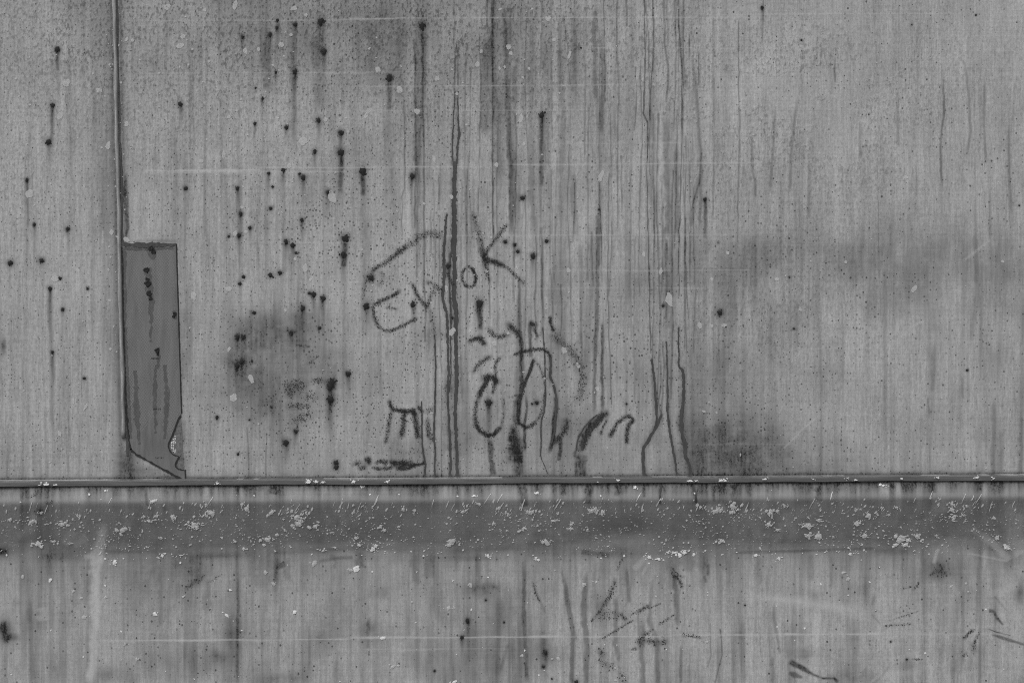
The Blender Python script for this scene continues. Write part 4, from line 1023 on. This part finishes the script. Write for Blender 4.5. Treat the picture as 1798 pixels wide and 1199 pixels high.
# honeycomb ribs: two families of fine diagonals, real raised strips
V, F = [], []
for fam in (1, -1):
    for c in np.arange(-500, 900, 4.5):
        seg = []
        for y in np.arange(434, 800, 3.0):
            x = c + fam * (y - 430) * 0.75
            bnd = tape_bounds(y)
            ok = len(bnd) >= 2 and bnd[0] + 2.5 < x < bnd[-1] - 2.5 and inside_tape(x - 1.5, y) and inside_tape(x + 1.5, y)
            if ok and y > 748 + 14 * math.sin(x * 0.11): ok = False
            if ok: seg.append((x, y))
            if (not ok or y > 796) and len(seg) > 1:
                o_ = len(V)
                for qx, qy in seg:
                    V += [wall_xyz(qx - 0.55, qy, 0.00078 + 0.00003 * fam), wall_xyz(qx + 0.55, qy, 0.00078 + 0.00003 * fam)]
                F += [(o_ + 2 * i, o_ + 2 * i + 1, o_ + 2 * i + 3, o_ + 2 * i + 2) for i in range(len(seg) - 1)]
            if not ok: seg = []
rb = child("honeycomb_ribs", V, F, M_rib); rb["kind"] = "stuff"
# grime gathered along the edges, thin dark lines on the right
def edge_line(pts, w, off, nm, lab=None, jit=0.5):
    v, f = ribbon(pts, w, off=off, jit=jit, step=4)
    return child(nm, v, f, M_seal if nm == "top_sealant" else M_flake, lab)
edge_line([(213, 429, .8), (225, 430, 1), (240, 430, 1.2), (262, 431, 1.5), (275, 430, 1.1), (295, 430, .9), (309, 429, .6)], 6.5, 0.00105, "top_sealant", jit=1.5)
edge_line([(310, 428), (311, 470), (313, 530), (315, 600), (317, 660), (319, 726)], 2.2, 0.0004, "edge_dark", jit=0.3)
edge_line([(214, 434), (216, 520), (218, 610), (221, 690), (224, 740), (227, 776), (230, 789)], 3.0, 0.0009, "edge_dark", jit=1.2)
edge_line([(229, 788), (236, 795), (245, 800), (262, 810), (280, 820), (298, 829), (315, 839), (325, 843)], 3.4, 0.0009, "edge_dark", jit=1.3)
edge_line([(325, 824), (326, 842)], 2.6, 0.0004, "edge_dark", jit=0.3)
edge_line([(318, 729), (311, 739), (308, 752), (303, 764), (297, 774), (295, 784), (299, 792), (304, 799), (317, 800), (311, 807), (307, 815), (310, 823), (323, 825)], 2.4, 0.0009, "edge_dark", jit=0.5)
# torn-open backing in the notch
M_back = plain_material("tape_backing", 0.16, 0.9, (4, 4), 0.9, 0.1, bump=0.5)
NOTCH = [(317.6, 729), (319.5, 760), (321.5, 795), (323.8, 823), (319.6, 822), (314, 824), (310.6, 820), (308.8, 815), (312.6, 806.6), (318, 799.6), (304.4, 797.4), (300.6, 790.6), (296.8, 784), (298.8, 774.4), (304.6, 764.6), (309.6, 752.4), (312.6, 738.6)]
child("torn_backing", [wall_xyz(x, y, 0.00022) for x, y in NOTCH], [tuple(range(len(NOTCH) - 1, -1, -1))], M_back)
# exposed white core where the film is torn
V, F = [], []
for y in np.arange(766, 797, 2.6):
    for x in np.arange(296, 309, 2.9):
        lo = 298 + abs(y - 783) * 0.42 if y < 783 else 298 + (y - 783) * 0.55
        if lo + 0.8 < x < lo + 8.5 - abs(y - 778) * 0.12:
            xx_ = x + random.uniform(-.4, .4); yy_ = y + random.uniform(-.4, .4)
            v = [wall_xyz(xx_ + 1.35 * math.cos(a), yy_ + 1.25 * math.sin(a), 0.0003) for a in np.arange(0, 6.2, 1.0472)] + [wall_xyz(xx_, yy_, 0.0009)]
            o_ = len(V); V += v
            F += [(o_ + (i + 1) % 6, o_ + i, o_ + 6) for i in range(6)]
child("exposed_core", V, F, M_cell, "row of bright white cells in the torn notch")
# translucent smears of grime on the film
M_smear = plain_material("tape_smear", 0.05, 0.4, (4, 12), 0.8, 0.1, alpha=0.26)
for pts, w in [([(264, 430, 1.6), (268, 442, 1.2), (268, 456, .4)], 14), ([(260, 470, .8), (262, 500, 1), (266, 530, .9), (266, 560, .4), (265, 600, .2)], 13), ([(277, 610, .9), (279, 630, .8), (278, 648, .3)], 9), ([(266, 629, .6), (280, 629, .6)], 6),
               ([(274, 640, .3), (272, 690, .7), (274, 760, .3)], 11), ([(218, 440, 1), (220, 560, .6), (222, 640, .9), (228, 770, 1.2)], 8), ([(306, 545, 1), (309, 560, .5)], 8), ([(216, 437, .8), (250, 437, 1), (305, 436, .7)], 7), ([(238, 650, .3), (240, 720, .8), (246, 780, .4)], 14), ([(290, 640, .3), (294, 700, .8), (290, 770, .3)], 12)]:
    v, f = ribbon(pts, w, off=0.00098, jit=w * 0.16, step=5)
    child("grime_smear", v, f, M_smear)
# blots and print on the film
for x, y, r in [(266, 436, 5.5), (270, 442, 4.5), (258, 474, 5.6), (260, 498, 6.6), (259, 491, 4), (263, 516, 5.6), (265, 524, 4), (277, 615, 5.2), (278, 622, 2.6), (307, 551, 3.6), (305, 556, 2.6)]:
    n = 14
    k = [1 + random.uniform(-0.35, 0.28) for _ in range(n)]
    ring = [[wall_xyz(x + r * f_ * k[i] * math.cos(6.2832 * i / n), y + r * f_ * k[i] * math.sin(6.2832 * i / n), h) for i in range(n)] for f_, h in ((0.92, 0.0008), (0.75, 0.0015), (0.42, 0.0011))]
    v = ring[0] + ring[1] + ring[2] + [wall_xyz(x, y, 0.0010)]
    f = []
    for q in range(2):
        f += [(q * n + (i + 1) % n, q * n + i, q * n + n + i, q * n + n + (i + 1) % n) for i in range(n)]
    f += [(2 * n + (i + 1) % n, 2 * n + i, 3 * n) for i in range(n)]
    child("dirt_spot", v, f, M_spot, smooth=True)
def print_row(x0, y0, marks):
    V, F = [], []
    for dx, w, h, dy in marks:
        x, y = x0 + dx, y0 + dy
        add_poly(V, F, [wall_xyz(x, y, 0.00088), wall_xyz(x, y + h, 0.00088), wall_xyz(x + w, y + h, 0.00088), wall_xyz(x + w, y, 0.00088)][::-1])
    child("printed_code", V, F, M_ink)
print_row(269, 716.5, [(0, .8, 3, 0), (2.4, 1.6, 2.6, 0), (4.6, .8, 1.6, .2), (6, 1.4, 1.4, 1), (9, .7, 3, 0), (10.2, 1, .7, 0), (10.2, 1, .7, 2.2), (12, .8, 2, 0), (13.2, .8, 3, 0)])
print_row(273.5, 802, [(0, 1, 2.4, 0), (2, 1.8, .7, 1.6), (4, 1, 2.2, 0), (7.4, .8, 2, .2), (9.6, 1.4, 2.2, 0), (12.6, 1, 2.2, 0)])
print_row(266, 628.5, [(0, 2, 1.4, 0), (3, 1.2, 1.6, 0), (6, 1, 1.4, .2), (9, 1.4, 1.8, 0), (11.6, .8, 1.8, 0)])
